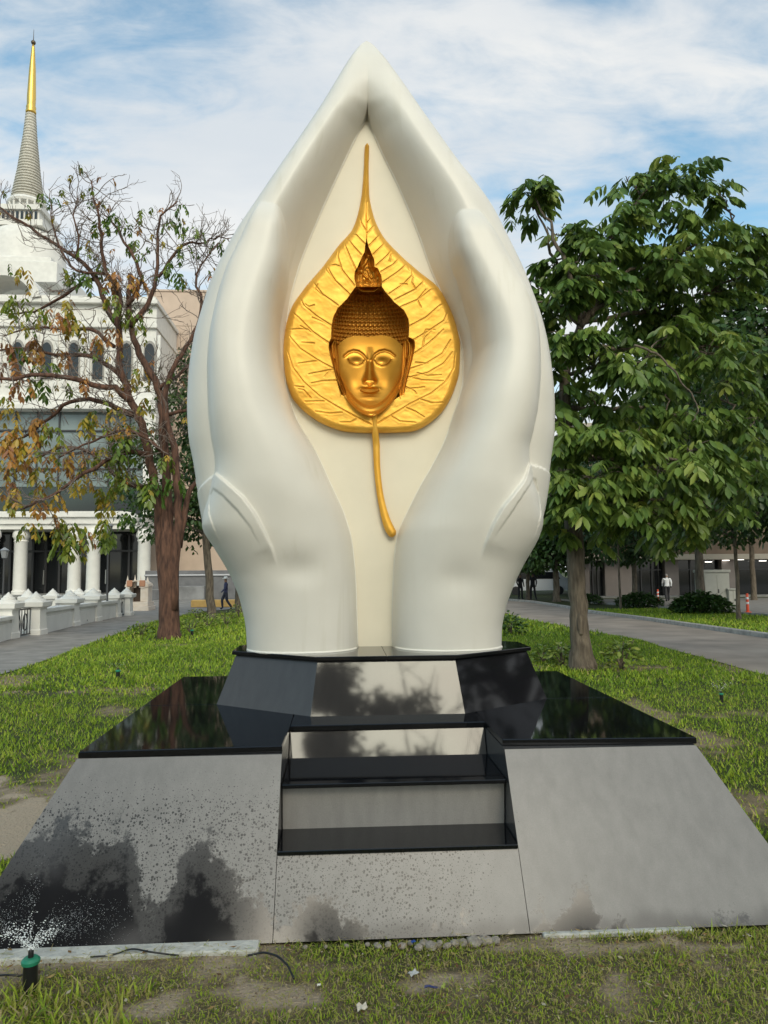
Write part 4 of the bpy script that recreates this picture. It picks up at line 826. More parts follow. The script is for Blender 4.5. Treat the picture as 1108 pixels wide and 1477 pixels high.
# ---- bare tree turning colour on the left
rng = random.Random(5)
bL = PG(245, 921); tL_ = thing('shedding_tree', 'almost bare tree with red-brown trunk and a few green and orange leaves', 'tree', tuple(bL))
m = MB(); pl = (bL[1]-CY)/FPX; tips = []
def limb(pts, r0, r1, n=8, amt=.02, dys=None, main=True):
    P = [at(u, v, (dys[i] if dys else 0), bL) for i, (u, v) in enumerate(pts)]; tubed(m, P, np.linspace(r0, r1, len(P))*pl, n, rng, amt); return [np.array(p) for p in P]
tubed(m, [at(245, 924, 0, bL), at(244, 905, 0, bL), at(244, 860, 0, bL), at(243, 820, 0, bL), at(241, 780, 0, bL), at(240, 735, .02, bL), at(239, 700, .04, bL)], np.array([18, 14.5, 13.5, 13.5, 12, 7, 2])*pl, 18, rng, .008)
A1 = limb([(238, 880), (234, 815), (229, 760), (222, 700), (214, 650), (205, 610), (190, 580), (176, 545), (170, 510), (172, 470), (170, 415)], 7.5, 4, 12)
A2 = limb([(246, 880), (244, 815), (243, 740), (240, 680), (236, 620), (232, 570), (222, 540), (200, 510), (190, 480), (184, 440), (188, 395)], 7.5, 3.6, 12, dys=[.1]*11)
A3 = limb([(250, 880), (253, 812), (256, 750), (257, 700), (250, 640), (238, 600), (236, 560), (250, 530), (270, 500), (285, 470)], 7, 2.4, 10, dys=[-.1]*10)
A4 = limb([(258, 790), (268, 730), (275, 700), (290, 690), (305, 690)], 5, 2, 8)
mains = [limb(p, a, b, 7, dys=d) for p, a, b, d in (
    ([(190, 580), (165, 560), (135, 555), (100, 545), (60, 540), (20, 545), (-30, 548)], 5, 2, [0, -.2, -.4, -.6, -.8, -.9, -1]),
    ([(176, 545), (150, 520), (120, 510), (80, 515), (40, 500), (0, 505)], 4, 1.3, [0, .2, .4, .6, .8, 1]), ([(200, 600), (170, 590), (140, 575), (110, 575), (80, 590), (50, 625), (10, 640)], 4.5, 1.5, [0, 0, .2, .3, .5, .7, .8]),
    ([(214, 655), (185, 650), (150, 665), (110, 690), (70, 720), (30, 735)], 4, 1.2, [0, -.4, -.6, -.9, -1.1, -1.2]), ([(222, 700), (200, 705), (170, 690), (130, 650), (90, 640), (40, 670), (5, 690)], 4, 1.2, [0, .4, .7, .9, 1, 1.1, 1.2]),
    ([(171, 470), (150, 440), (140, 400), (110, 370), (70, 345), (30, 320), (-5, 295)], 4.5, 1.3, [0, .1, .2, .2, .3, .3, .4]), ([(170, 420), (152, 395), (146, 350), (144, 320), (136, 285), (132, 262)], 3.5, .9, [0, -.1, -.2, -.3, -.3, -.3]),
    ([(184, 440), (205, 410), (200, 380), (180, 350), (165, 320), (150, 310)], 3.5, 1, [0, .1, .2, .3, .4, .5]), ([(188, 470), (215, 440), (228, 400), (226, 350), (230, 310), (256, 290)], 4, 1, [0, 0, 0, .1, .1, .1]),
    ([(228, 400), (250, 370), (270, 345), (290, 355), (310, 340), (330, 345)], 2.5, .7, [0, 0, .1, .1, .2, .2]), ([(285, 470), (295, 440), (280, 400), (290, 380), (315, 350)], 2.5, .8, [-.1]*5), ([(140, 400), (105, 415), (70, 440), (40, 455), (0, 450)], 3, 1, [.2, .4, .6, .8, .9]),
    ([(165, 500), (130, 470), (95, 480), (50, 470), (5, 485)], 3.2, 1, [0, .3, .6, .9, 1]), ([(236, 600), (270, 590), (290, 575), (300, 560)], 3, 1.5, [0, -.1, -.2, -.2]), ([(240, 660), (225, 640), (190, 620), (160, 625), (120, 640), (85, 660)], 3, 1, [0, -.5, -.7, -.9, -1, -1.]),
    ([(150, 395), (110, 395), (85, 360), (75, 320), (72, 285)], 2.2, .7, [0, .1, .2, .2, .2]), ([(110, 370), (115, 340), (105, 310), (112, 285)], 1.8, .7, [0, 0, 0, 0]), ([(230, 560), (255, 545), (280, 520), (300, 505)], 3, 1.2, [0, .3, .4, .4]))]
ntw = [0]
def twig(p, d, L, r, depth):
    p = np.array(p); pts = [p]; d = d/np.linalg.norm(d); n = 5
    for i in range(n):
        d = d+np.array([rng.gauss(0, .20), rng.gauss(0, .20), rng.gauss(0, .16)+.05]); d /= np.linalg.norm(d); pts.append(pts[-1]+d*L/n)
    m.tube(np.array(pts), np.linspace(r, max(.0045, r*.55), n+1), 5 if r > .012 else 4, 1 if r < .02 else 0, cap=False); ntw[0] += 1
    if depth > 0:
        for j in range(rng.choice([2, 3, 3])):
            i = rng.randint(2, n); dd = d+np.array([rng.gauss(0, .75), rng.gauss(0, .6), rng.gauss(.05, .6)]); twig(pts[i], dd, L*rng.uniform(.5, .8), max(.0045, r*.62), depth-1)
    else: tips.append(pts[-1])
for P in mains+[A1[5:], A2[5:], A3[4:]]:
    for i in range(1, len(P)):
        for k in range(5):
            q = P[i-1]+(P[i]-P[i-1])*rng.random(); d = (P[i]-P[i-1]); d = d/np.linalg.norm(d)*.5+np.array([rng.gauss(0, .6), rng.gauss(0, .5), rng.gauss(.15, .5)]); twig(q, d, rng.uniform(.35, .80), .014, 2 if k < 3 else 1)
put(m.build('trunk', [bark_l, twig_m], sm=True), tL_)
lv = Leaves()
def bunch(u, v, k, size, tint, dy=0., spread=.5, dr=1.2):
    c = at(u, v, dy, bL)
    for j in range(k):
        a = rng.random()*6.28; d = np.array([math.cos(a), math.sin(a), -.1]); o = c+np.array([rng.gauss(0, .1), rng.gauss(0, .1), rng.gauss(0, .05)])*spread
        lv.compound(o, d, size*1.2, 4, size*.52, rng, tint+rng.gauss(0, .07), droop=dr*1.9, lw=.38)
for (u, v, k, s_, ti) in ((62, 278, 3, .22, .12), (78, 285, 2, .2, .15), (132, 290, 2, .2, .1), (142, 312, 5, .3, .12), (172, 305, 3, .28, .1), (187, 322, 2, .22, .15), (208, 298, 2, .25, .25), (213, 312, 1, .3, .85), (245, 315, 4, .3, .1), (262, 292, 2, .25, .1), (262, 318, 2, .25, .1), (284, 325, 3, .28, .15),
    (200, 345, 4, .3, .12), (202, 360, 2, .2, .15), (122, 355, 2, .25, .2), (150, 375, 4, .3, .3), (160, 390, 5, .34, .9), (158, 408, 3, .25, .9), (190, 395, 3, .3, .95), (200, 400, 2, .3, .9), (40, 385, 3, .3, .5), (10, 380, 1, .2, .1), (115, 390, 4, .3, .12), (125, 395, 4, .3, .1), (82, 380, 2, .25, .4), (248, 375, 4, .3, .12), (255, 390, 4, .28, .12), (262, 360, 2, .25, .1), (268, 350, 2, .25, .1),
    (312, 345, 3, .25, .12), (316, 372, 3, .25, .15), (333, 343, 1, .22, .3), (20, 430, 4, .3, .35), (30, 425, 4, .3, .3), (55, 440, 4, .3, .3), (78, 445, 4, .35, .9), (80, 455, 3, .3, .9), (105, 450, 5, .35, .5), (115, 460, 4, .35, .5), (95, 430, 3, .3, .55), (180, 440, 5, .3, .3), (195, 450, 4, .3, .3), (165, 425, 3, .25, .4), (10, 490, 4, .35, .95), (25, 495, 3, .3, .2), (48, 485, 5, .4, .95), (50, 500, 3, .3, .8),
    (55, 525, 2, .25, .3), (62, 545, 4, .4, .1), (70, 520, 3, .3, .15), (20, 590, 3, .3, .6), (95, 550, 2, .25, .1), (200, 528, 3, .3, .6), (190, 545, 3, .28, .5), (10, 570, 3, .3, .5), (20, 620, 6, .42, .8), (35, 610, 5, .4, .75), (10, 640, 4, .4, .8), (45, 635, 5, .35, .6), (60, 600, 4, .35, .85), (80, 612, 4, .35, .3), (30, 660, 4, .35, .9), (75, 655, 3, .3, .85), (95, 655, 4, .35, .8), (110, 650, 3, .3, .75),
    (120, 600, 4, .35, .4), (130, 590, 3, .3, .5), (150, 610, 3, .3, .3), (170, 605, 3, .3, .6), (185, 630, 6, .42, .1), (178, 622, 4, .35, .15), (190, 610, 3, .3, .5), (10, 690, 4, .35, .9), (25, 700, 4, .35, .5), (20, 715, 3, .3, .5), (55, 715, 4, .35, .75), (62, 690, 3, .3, .7), (80, 705, 3, .35, .7), (100, 690, 3, .3, .5), (115, 680, 4, .35, .5), (140, 700, 4, .3, .45), (150, 715, 4, .35, .45), (175, 690, 4, .35, .4), (165, 660, 4, .35, .35), (178, 675, 4, .35, .3),
    (130, 660, 3, .3, .4), (215, 695, 5, .42, .08), (222, 690, 4, .35, .1), (230, 680, 3, .3, .1), (250, 685, 3, .3, .1), (255, 690, 3, .3, .1), (88, 745, 3, .34, .4), (100, 750, 5, .40, .3), (112, 755, 4, .42, .35), (98, 770, 5, .42, .2), (110, 775, 4, .4, .35), (42, 750, 3, .3, .4), (46, 755, 2, .3, .15), (72, 740, 2, .25, .9), (155, 745, 4, .34, .35), (152, 760, 4, .34, .2), (156, 770, 3, .3, .2), (128, 765, 2, .3, .9), (185, 738, 3, .3, .1), (165, 585, 3, .3, .6), (120, 540, 3, .3, .9), (30, 545, 3, .35, .9), (15, 520, 4, .35, .95),
    (240, 655, 3, .3, .2), (210, 570, 3, .3, .5), (150, 640, 4, .35, .45), (60, 670, 4, .35, .5), (5, 660, 3, .35, .55), (90, 635, 3, .3, .5), (160, 470, 3, .3, .9), (140, 480, 3, .3, .85), (30, 460, 3, .3, .4), (90, 500, 3, .3, .9)):
    bunch(u, v, k, s_*1.25, ti, dy=rng.uniform(-.8, .8))
for tp_ in rng.sample(tips, 150): 
    a = rng.random()*6.28; lv.compound(tp_, np.array([math.cos(a), math.sin(a), -.2]), .16, 2, .14, rng, rng.choice([.1, .15, .3, .5, .6, .9]), droop=1.4, lw=.4)
lv.build('foliage', leaf_autumn, tL_)
print('twigs', ntw[0])

# ---- simpler bushy crowns for the trees further away and behind the camera
def leafcloud(lv, c, R, k, size, rng, tint, sq=.8, pend=.5):
    """leaf-sized faces scattered in a lump, denser towards its skin"""
    for j in range(k):
        d = np.array([rng.gauss(0, 1), rng.gauss(0, 1), rng.gauss(0, 1)]); d /= np.linalg.norm(d); rr_ = R*(.45+.55*rng.random()**.5); p = c+d*rr_*np.array([1, 1, sq])
        ld = d*.5+np.array([rng.gauss(0, .5), rng.gauss(0, .5), -pend+rng.gauss(0, .3)]); lv.leaflet(p, ld, size*rng.uniform(.6, 1.3), size*.5, tint+rng.gauss(0, .12), nrm=d+np.array([0, 0, .3]))
def bushy_tree(name, label, base, height, crown_r, seed, m_leaf, nclump=26, kper=110, size=.16, trunk_r=.16, crown_base=.35, lean=(0, 0), group=None, bark=bark_r, tint=.45, cat='tree', clumps=None, cr=None):
    rng = random.Random(seed); base = np.array(base, float); t_ = thing(name, label, cat, tuple(base), group); m = MB(); lv = Leaves()
    top = base+np.array([lean[0], lean[1], height*.7]); f1 = base+np.array([lean[0]*.4, lean[1]*.4, height*crown_base])
    tubed(m, [base-np.array([0, 0, .1]), base+np.array([0, 0, .25]), f1, top], [trunk_r*1.5, trunk_r*1.05, trunk_r*.85, trunk_r*.25], 10, rng, trunk_r*.12, 4)
    if clumps is None:
        clumps = []
        for i in range(nclump):
            a = rng.random()*6.28; q = rng.random()**.6; zz_ = rng.uniform(crown_base+.08, 1.0)*height; w_ = math.sin(math.pi*min(1, max(0, (zz_/height-crown_base)/(1-crown_base)))**.75)*.85+.2
            clumps.append(base+np.array([lean[0]+math.cos(a)*q*crown_r*w_, lean[1]+math.sin(a)*q*crown_r*w_, zz_-crown_r*.12]))
    for c in clumps:
        h0 = min(.95, max(0.0, (c[2]-base[2]-f1[2]+base[2])/(height*.7-height*crown_base+1e-6)*.6)); f = f1+(top-f1)*h0
        P = wob(bezier(f, (f+c)/2+np.array([0, 0, .15*crown_r]), c, 7), rng, .03*crown_r/2); m.tube(P, np.linspace(trunk_r*.38, .015, 7), 5)
        leafcloud(lv, np.array(c), (cr or crown_r*.30)*rng.uniform(.75, 1.25), kper, size, rng, tint+rng.gauss(0, .06))
    put(m.build('trunk', bark, sm=True), t_); lv.build('crown', m_leaf, t_); return t_
REAR = [(-5.3, -8.2, 9.6, 1.9, 91, 'tall dense tree mirrored in the left slope of the pedestal', 40, 90, .22, .3), (-2.75, -8.6, 9.0, .9, 95, 'narrow crowned tree mirrored beside the left joint of the pedestal', 16, 70, .2, .5), (.15, -8.0, 7.2, 1.55, 92, 'rounded tree mirrored in the middle facet of the pedestal', 60, 110, .18, .42),
        (3.9, -8.2, 7.4, .75, 93, 'slim tree mirrored in the right slope of the pedestal', 12, 120, .18, .5), (-9.5, -7, 10, 3.0, 94, 'broad tree mirrored at the left end of the pedestal', 34, 80, .28, .25), (10.0, 1.0, 11, 3.6, 96, 'broad tree mirrored at the right end of the pedestal', 40, 90, .28, .2), (11.0, -4.0, 11, 3.6, 97, 'broad tree mirrored in the right facet of the upper block', 40, 90, .28, .2)]
# ================================================================== BACKGROUND TREES
bushy_tree('background_tree', 'dark green tree with two-forked trunk just left of the white hands', PG(305, 893), 11.2, 2.9, 31, leaf_dark, nclump=64, kper=130, size=.22, trunk_r=.17, crown_base=.26, lean=(-.7, .3), tint=.45)
bushy_tree('background_tree', 'slim brown trunk half hidden behind the left edge of the white hands', PG(344, 884), 7.5, 2.0, 32, leaf_dark, nclump=22, kper=80, size=.22, trunk_r=.16, crown_base=.45, tint=.4)
gt = 'trees across the driveway'
for u, v, h_, cr_, tr_, sd_, lb, ti in (
    (803, 868, 10.0, 3.4, .20, 41, 'broad dark trunked tree beyond the driveway, behind the leafy tree', .35), (1012, 884, 13.0, 4.0, .19, 42, 'dark leaved tree growing out of the bush beside the cabinet', .35),
    (917, 873, 11.0, 3.6, .14, 43, 'tree with dark trunk rising from the low bush left of the walking man', .3), (1088, 866, 18.0, 5.6, .16, 45, 'paler bushy tree at the right edge of the picture, in front of the shops', .75),
    (762, 866, 9.5, 3.0, .12, 46, 'dark tree nearest the white hands across the driveway, above the two men', .3), (1160, 900, 12.5, 4.2, .14, 47, 'tree whose crown hangs in from the right edge of the picture', .4)):
    b = PG(u, v); k_ = leaf_dark if ti < .6 else leaf_green
    bushy_tree('background_tree', lb, b, h_, cr_, sd_, k_, nclump=80, kper=150, size=.30, trunk_r=tr_, crown_base=.22, tint=ti, group=gt)
b = PG(895, 880); bushy_tree('sapling', 'thin young tree with straight pole-like stem behind the low bushes', b, 6.2, 1.8, 49, leaf_dark, nclump=18, kper=60, size=.2, trunk_r=.055, crown_base=.42, tint=.4)
b = PG(1066, 895); bushy_tree('sapling', 'slender tree with whitewashed foot beside the grey cabinet', b, 6.0, 1.9, 50, leaf_dark, nclump=18, kper=70, size=.2, trunk_r=.07, crown_base=.45, tint=.45)
# far line of trees closing the view
rng = random.Random(77); lv = Leaves()
for i in range(46):
    x = -70+i*3.4+rng.uniform(-1, 1); y = 88+rng.uniform(-5, 8); hh = rng.uniform(6, 11)
    for k in range(6): leafcloud(lv, np.array([x+rng.uniform(-2, 2), y+rng.uniform(-2, 2), rng.uniform(.3, 1)*hh-.4]), rng.uniform(1.6, 2.8), 60, .7, rng, .4)
struct(lv.build('far_wood', leaf_dark), 'stuff')

# ================================================================== WHITE HALL WITH SPIRE (left)
wh = mat('white_stucco', (.68, .67, .63), .75, var=.06, vscale=2); wh2 = mat('white_stucco_shaft', (.72, .71, .67), .7, var=.04, vscale=3)
dkglass = mat('dark_window_glass', (.012, .014, .016), .06); grn_glass = mat('green_grey_glass', (.16, .20, .20), .08, var=.35, vscale=.35); mull = mat('dark_mullion', (.03, .03, .032), .4)
gold_t = mat('gilded_tip', (.75, .50, .12), .35, metal=.8); ringm = mat('weathered_ring_stucco', (.50, .48, .42), .7, var=.1, vscale=4); stepm = mat('grey_stone_step', (.20, .20, .19), .8, var=.15, vscale=2)
YH = 58.0; hx = lambda u, v=700, y=YH: float(PY(u, v, y)[0]); hz = lambda v, u=100, y=YH: float(PY(u, v, y)[2])
hall = thing('temple_hall', 'white columned hall topped by a ringed spire with golden tip', 'building', (hx(100), YH, -.35))
def hb(m_, nm, *bx, bev=.03, par=hall):
    m = MB()
    for b in bx: m.box(*b, bev=bev)
    o = m.build(nm, m_); put(o, par); return o
gz0 = -.35
xl, xr_ = hx(-260), hx(212)
hb(stepm, 'plinth', (xl, hx(214), YH-3.2, YH+10, gz0, hz(856)), )
z0 = hz(856)
# columns with bulbous capitals
for u in (-100, -60, -12, 30, 108, 135, 208):
    off = {30: 0, 108: 0, 135: -1.2, 208: 0, -12: -1.2}.get(u, 0); x = hx(u, 800, YH-2+off); m = MB(); H_ = hz(766)-z0
    m.lathe([(.62, 0), (.62, .25), (.52, .35), (.50, H_*.80), (.56, H_*.82), (.50, H_*.84), (.66, H_*.89), (.62, H_*.96), (.5, H_)], (x, YH-2+off, z0), 18)
    put(m.build('column', wh2, sm=True, autos=40), hall)
# entablature, rounded end
m = MB(); zt, zb_ = hz(742), hz(766)
pr = [(0, zb_), (-.15, zb_), (-.15, zb_+(zt-zb_)*.25), (-.35, zb_+(zt-zb_)*.3), (-.35, zb_+(zt-zb_)*.62), (-.6, zb_+(zt-zb_)*.68), (-.6, zt), (5, zt), (5, zb_)]
m.loft([[(x, YH-2.6+a, b) for a, b in pr] for x in (xl, hx(196))]+[[(hx(196)+(hx(213)-hx(196))*s, YH-2.6+a, zb_+(b-zb_)*(1-.28*s*s)) for a, b in pr] for s in (.4, .7, .9, 1.)]); put(m.build('entablature', wh), hall)
# dark glazed entrance wall
hb(dkglass, 'entrance_glazing', (xl, hx(206), YH+1.2, YH+1.5, z0, zb_))
for u in (43, 62, 82, 98, 122, 152, 183, 197, 10, -20): hb(mull, 'mullion', (hx(u)-.09, hx(u)+.09, YH+1.02, YH+1.19, z0, hz(770)), bev=.01)
hb(mull, 'transom', (xl, hx(206), YH+.98, YH+1.17, hz(796), hz(793)), bev=.01)
for u in (61, 151): hb(mat('steel_handle', (.5, .5, .48), .3, metal=.8), 'door_handle', (hx(u)-.04, hx(u)+.04, YH+.8, YH+.97, hz(843), hz(822)), bev=.01)
# recessed dark storey, tall green-grey curtain wall, then the white block above
hb(dkglass, 'recessed_storey', (xl, hx(222), YH+1.0, YH+3, zt, hz(700)))
hb(wh, 'side_pier', (hx(204), hx(222), YH+.3, YH+3, zt, hz(588)))
cw = hb(grn_glass, 'curtain_wall', (xl, hx(204), YH+1.1, YH+2.5, hz(700), hz(590)), bev=0)
for u in (12, 44, 76, 120, 150, 180): hb(mull, 'mullion', (hx(u)-.06, hx(u)+.06, YH+.95, YH+1.09, hz(700), hz(590)), bev=.01)
for v in (618, 650, 674): hb(mull, 'transom', (xl, hx(204), YH+.92, YH+1.08, hz(v)-.07, hz(v)+.07), bev=.01)
hb(wh, 'cornice', (xl, hx(222), YH-.1, YH+3, hz(590), hz(583)), (xl, hx(221), YH+.15, YH+3, hz(583), hz(572)))
hb(wh, 'wall', (xl, hx(219), YH+.5, YH+14, hz(572), hz(436)))
hb(wh, 'cornice', (xl, hx(222), YH+.0, YH+14, hz(436), hz(430)), (xl, hx(218), YH+.3, YH+14, hz(430), hz(424)), (xl, hx(221), YH+.2, YH+14, hz(470), hz(464)))
for u in (15, 58, 98, 134, 176, 210, -25):
    x = hx(u); w_ = .52; a, b = hz(546), hz(492); m = MB(); n_ = 9
    ring_ = [(x-w_, a), (x+w_, a), (x+w_, b-w_)]+[(x+w_*math.cos(q), b-w_+w_*1.5*math.sin(q)) for q in np.linspace(0, math.pi, n_)[1:-1]]+[(x-w_, b-w_)]
    m.loft([[(p[0], YH+.42, p[1]) for p in ring_], [(p[0], YH+.7, p[1]) for p in ring_]]); win = m.build('window', mat('window_surround', (.30, .29, .27), .8) if u == 15 else bpy.data.materials['window_surround']); put(win, hall)
    m = MB(); ring2 = [(x+(p[0]-x)*.78, a+.1+(p[1]-a)*.9) for p in ring_]; m.loft([[(p[0], YH+.36, p[1]) for p in ring2], [(p[0], YH+.5, p[1]) for p in ring2]]); pn = m.build('pane', dkglass); pn.parent = win
    hb(wh, 'pilaster', (x-w_-.42, x-w_-.14, YH+.3, YH+.6, hz(556), hz(480))); hb(wh, 'pilaster', (x+w_+.14, x+w_+.42, YH+.3, YH+.6, hz(556), hz(480)))
# stepped base of the spire, curved pediment and bell
YS = YH+9; sx = lambda u, v=350: float(PY(u, v, YS)[0]); szz = lambda v, u=38: float(PY(u, v, YS)[2]); cxs = sx(38)
for u, va, vb in ((112, 436, 408), (104, 408, 404), (98, 404, 396)):
    r_ = sx(u, 410)-cxs; hb(wh, 'spire_base', (cxs-r_, cxs+r_, YS-r_, YS+r_, szz(va), szz(vb)))
for v0_, dz_ in ((424, 0),):
    m = MB(); q = np.linspace(.15, math.pi-.15, 16); x = hx(-6); R1, R2 = 3.2, 2.5; out_ = [(x+R1*math.cos(a), hz(436)+R1*.95*math.sin(a)) for a in q]; in_ = [(x+R2*math.cos(a), hz(436)+R2*.9*math.sin(a)) for a in q]
    for i in range(15): m.loft([[(out_[i][0], YH-.2, out_[i][1]), (out_[i+1][0], YH-.2, out_[i+1][1]), (in_[i+1][0], YH-.2, in_[i+1][1]), (in_[i][0], YH-.2, in_[i][1])], [(out_[i][0], YH+3, out_[i][1]), (out_[i+1][0], YH+3, out_[i+1][1]), (in_[i+1][0], YH+3, in_[i+1][1]), (in_[i][0], YH+3, in_[i][1])]])
    put(m.build('pediment_arch', wh), hall)
spz = lambda v: szz(v); m = MB(); R = lambda px_: px_*(YS-CY)/FPX
m.lathe([(R(60), spz(397)), (R(56), spz(393)), (R(54.5), spz(382)), (R(53.5), spz(368)), (R(51), spz(357)), (R(47), spz(349)), (R(42), spz(344)), (R(37), spz(341))], (cxs, YS, 0), 32)
spire = m.build('spire', wh, sm=True, autos=35); put(spire, hall)
m = MB(); r_ = R(38); m.box(cxs-r_, cxs+r_, YS-r_, YS+r_, spz(342), spz(334)); r_ = R(30); m.box(cxs-r_, cxs+r_, YS-r_, YS+r_, spz(334), spz(318)); r_ = R(34); m.box(cxs-r_, cxs+r_, YS-r_, YS+r_, spz(318), spz(311))
for i in range(-4, 5): m.box(cxs+i*R(6.4)-R(1.6), cxs+i*R(6.4)+R(1.6), YS-R(30)-.12, YS-R(30)+.05, spz(332), spz(320), 1)
o = m.build('spire_platform', [wh, dkglass]); o.parent = spire
m = MB(); m.lathe([(R(20), spz(311)), (R(20), spz(300)), (R(26), spz(299)), (R(27), spz(296)), (R(24), spz(292))], (cxs, YS, 0), 28)
for i in range(16): a = 2*math.pi*i/16; m.tube([(cxs+R(24.5)*math.cos(a), YS+R(24.5)*math.sin(a), spz(311)), (cxs+R(24.5)*math.cos(a), YS+R(24.5)*math.sin(a), spz(298))], [R(1.5)]*2, 6)
o = m.build('colonnade_drum', wh, sm=True, autos=35); o.parent = spire
prof = []; n_ = 30
for i in range(n_):
    v0_ = 292-(292-164)*i/n_; v1_ = 292-(292-164)*(i+1)/n_; r0_ = R(np.interp(v0_, [160, 200, 250, 292], [6.6, 10.0, 16.0, 23])); prof += [(r0_*.90, spz(v0_)), (r0_, spz(v0_-(v0_-v1_)*.25)), (r0_, spz(v0_-(v0_-v1_)*.62)), (r0_*.90, spz(v0_-(v0_-v1_)*.8))]
m = MB(); m.lathe(prof, (cxs, YS, 0), 24); o = m.build('spire_rings', ringm); o.parent = spire
m = MB(); m.lathe([(R(7.0), spz(164)), (R(7.4), spz(161)), (R(6.4), spz(158)), (R(7.0), spz(155)), (R(6.0), spz(152)), (R(6.2), spz(140)), (R(4.6), spz(100)), (R(2.2), spz(68)), (R(1.4), spz(64))], (cxs, YS, 0), 18); o = m.build('golden_tip', gold_t, sm=True); o.parent = spire
m = MB(); m.ball((cxs, YS, spz(61)), R(3.4), 12, 8); m.tube([(cxs, YS, spz(60)), (cxs, YS, spz(42))], [R(.6), R(.25)], 6); o = m.build('finial_ball', mat('bronze_ball', (.12, .09, .06), .4, metal=.5), sm=True); o.parent = spire

# ---- beige block behind, grey wall and yellow kerb
beige = mat('beige_cladding', (.50, .39, .31), .8, var=.06, vscale=1.2); greyw = mat('grey_wall_tiles', (.13, .13, .135), .6, var=.25, vscale=1.5)
YB = 66; bb = thing('beige_building', 'plain beige block behind the bare tree and the hall', 'building', (float(PY(260, 700, YB)[0]), YB, -.35))
bx = lambda u, v=700: float(PY(u, v, YB)[0]); bz = lambda v, u=260: float(PY(u, v, YB)[2])
hb(beige, 'wall', (bx(206), bx(430), YB, YB+18, gz0, bz(421)), par=bb)
for v in (470, 520, 570, 640, 700, 760): hb(mat('joint_shadow', (.30, .24, .19), .9), 'panel_joint', (bx(206), bx(430), YB-.02, YB+.01, bz(v)-.03, bz(v)+.03), bev=0, par=bb)
hb(beige, 'parapet', (bx(205.5), bx(431), YB-.1, YB+18, bz(421), bz(418)), par=bb)
YW = 50; wx_ = lambda u, v=840: float(PY(u, v, YW)[0]); wz_ = lambda v: float(PY(260, v, YW)[2])
gw = thing('boundary_wall', 'low grey tiled wall with a pale coping behind the left trees', 'wall', (wx_(280), YW, -.35))
hb(greyw, 'wall', (wx_(209), wx_(400), YW, YW+.4, gz0, wz_(823)), par=gw); hb(mat('pale_coping', (.42, .42, .43), .6), 'coping', (wx_(208), wx_(401), YW-.12, YW+.45, wz_(831), wz_(828.5)), par=gw)
hb(mat('grey_ramp', (.20, .20, .20), .8, var=.3, vscale=1.3), 'ramp_cheek', (wx_(262), wx_(300), YW-1.4, YW-.1, gz0, wz_(845)), par=gw); hb(mat('grey_ramp2', (.22, .22, .22), .8), 'hand_rail', (wx_(208), wx_(262), YW-1.2, YW-1.1, wz_(850), wz_(849)), bev=0, par=gw)
yk = PG(300, 876); m = MB(); a = PG(275, 876.5); m.box(a[0], a[0]+6, a[1], a[1]+.5, gz0, gz0+.42, bev=.04); tag(m.build('yellow_kerb', mat('yellow_kerb_paint', (.62, .38, .12), .7, var=.15, vscale=2)), 'long low yellow painted kerb block by the grey wall', 'kerb block')

# ---- balustrade: posts with pyramid caps, low walls, iron panels, small shrine arch
iron = mat('dark_iron', (.04, .04, .042), .45)
def post(u, vb, vt, label, wpx):
    b = PG(u, vb); dist = (b-CAM)@FW; k = dist/FPX; H_ = (vb-vt)*k; w_ = wpx*k/2; t_ = thing('balustrade_post', label, 'post', tuple(b), 'white balustrade posts with stepped caps')
    m = MB(); m.lathe([(w_*.80, -.1), (w_*.80, H_*.12), (w_*.72, H_*.15), (w_*.66, H_*.58), (w_*.72, H_*.62), (w_*1.0, H_*.66), (w_*1.05, H_*.76), (w_*.95, H_*.78)], (0, 0, 0), sq=True); m.build('shaft', wh, t_)
    m = MB(); m.lathe([(w_*.92, H_*.78), (w_*.80, H_*.82), (w_*.62, H_*.84), (w_*.60, H_*.87), (w_*.44, H_*.89), (w_*.40, H_*.92), (w_*.24, H_*.94), (w_*.04, H_)], (0, 0, 0), 12); m.build('cap', wh, t_, sm=True, autos=30); return b, w_, H_
front = [(-38, 935, 852, 'outermost, half cut off by the left edge'), (10, 921.5, 854.5, 'nearest whole one, left of the iron scroll panel'), (50, 916, 853.5, 'second nearest, just right of the iron scroll panel'), (100, 903.5, 851.5, 'third nearest, in line with the low wall'), (133.5, 896.5, 848, 'fourth nearest, standing right of the dark lamp pole gap'), (164, 890.5, 848, 'fifth nearest, left of the far iron panel'), (182, 888, 847.5, 'farthest, beside the small shrine arch')]
fp_ = [post(u, vb, vt, 'white post with stepped cap, '+lb, w_) for (u, vb, vt, lb), w_ in zip(front, (36, 32, 33, 30, 27, 22, 21))]
for u, vb, vt, lb in ((39, 899, 849.5, 'back row, left, behind the second nearest'), (113, 886, 848, 'back row, right, behind the low wall'), (75, 892, 849, 'back row, middle of three')): post(u, vb, vt, 'white post with stepped cap, '+lb, 20)
def low_wall(a, b, h_, name='balustrade_wall', label='', grp='low white walls between the balustrade posts'):
    a, wa, ha = a; b, wb, hb_ = b; d = (b-a)[:2]; L_ = np.linalg.norm(d); d = d/L_; n_ = np.array([-d[1], d[0]]); m = MB(); p0 = a[:2]+d*wa*.7; p1 = b[:2]-d*wb*.7
    pf = [(-.16, 0), (.16, 0), (.16, h_*.7), (.12, h_*.72), (.12, h_*.82), (.24, h_*.86), (.24, h_), (-.24, h_), (-.24, h_*.86), (-.12, h_*.82), (-.12, h_*.72), (-.16, h_*.7)]
    m.loft([[(*(p+n_*o_), zg+z_) for o_, z_ in pf] for p, zg in ((p0, float(gh(p0[1]))), (p1, float(gh(p1[1]))))][::-1]); return tag(m.build(name, wh), label, 'low wall', grp)
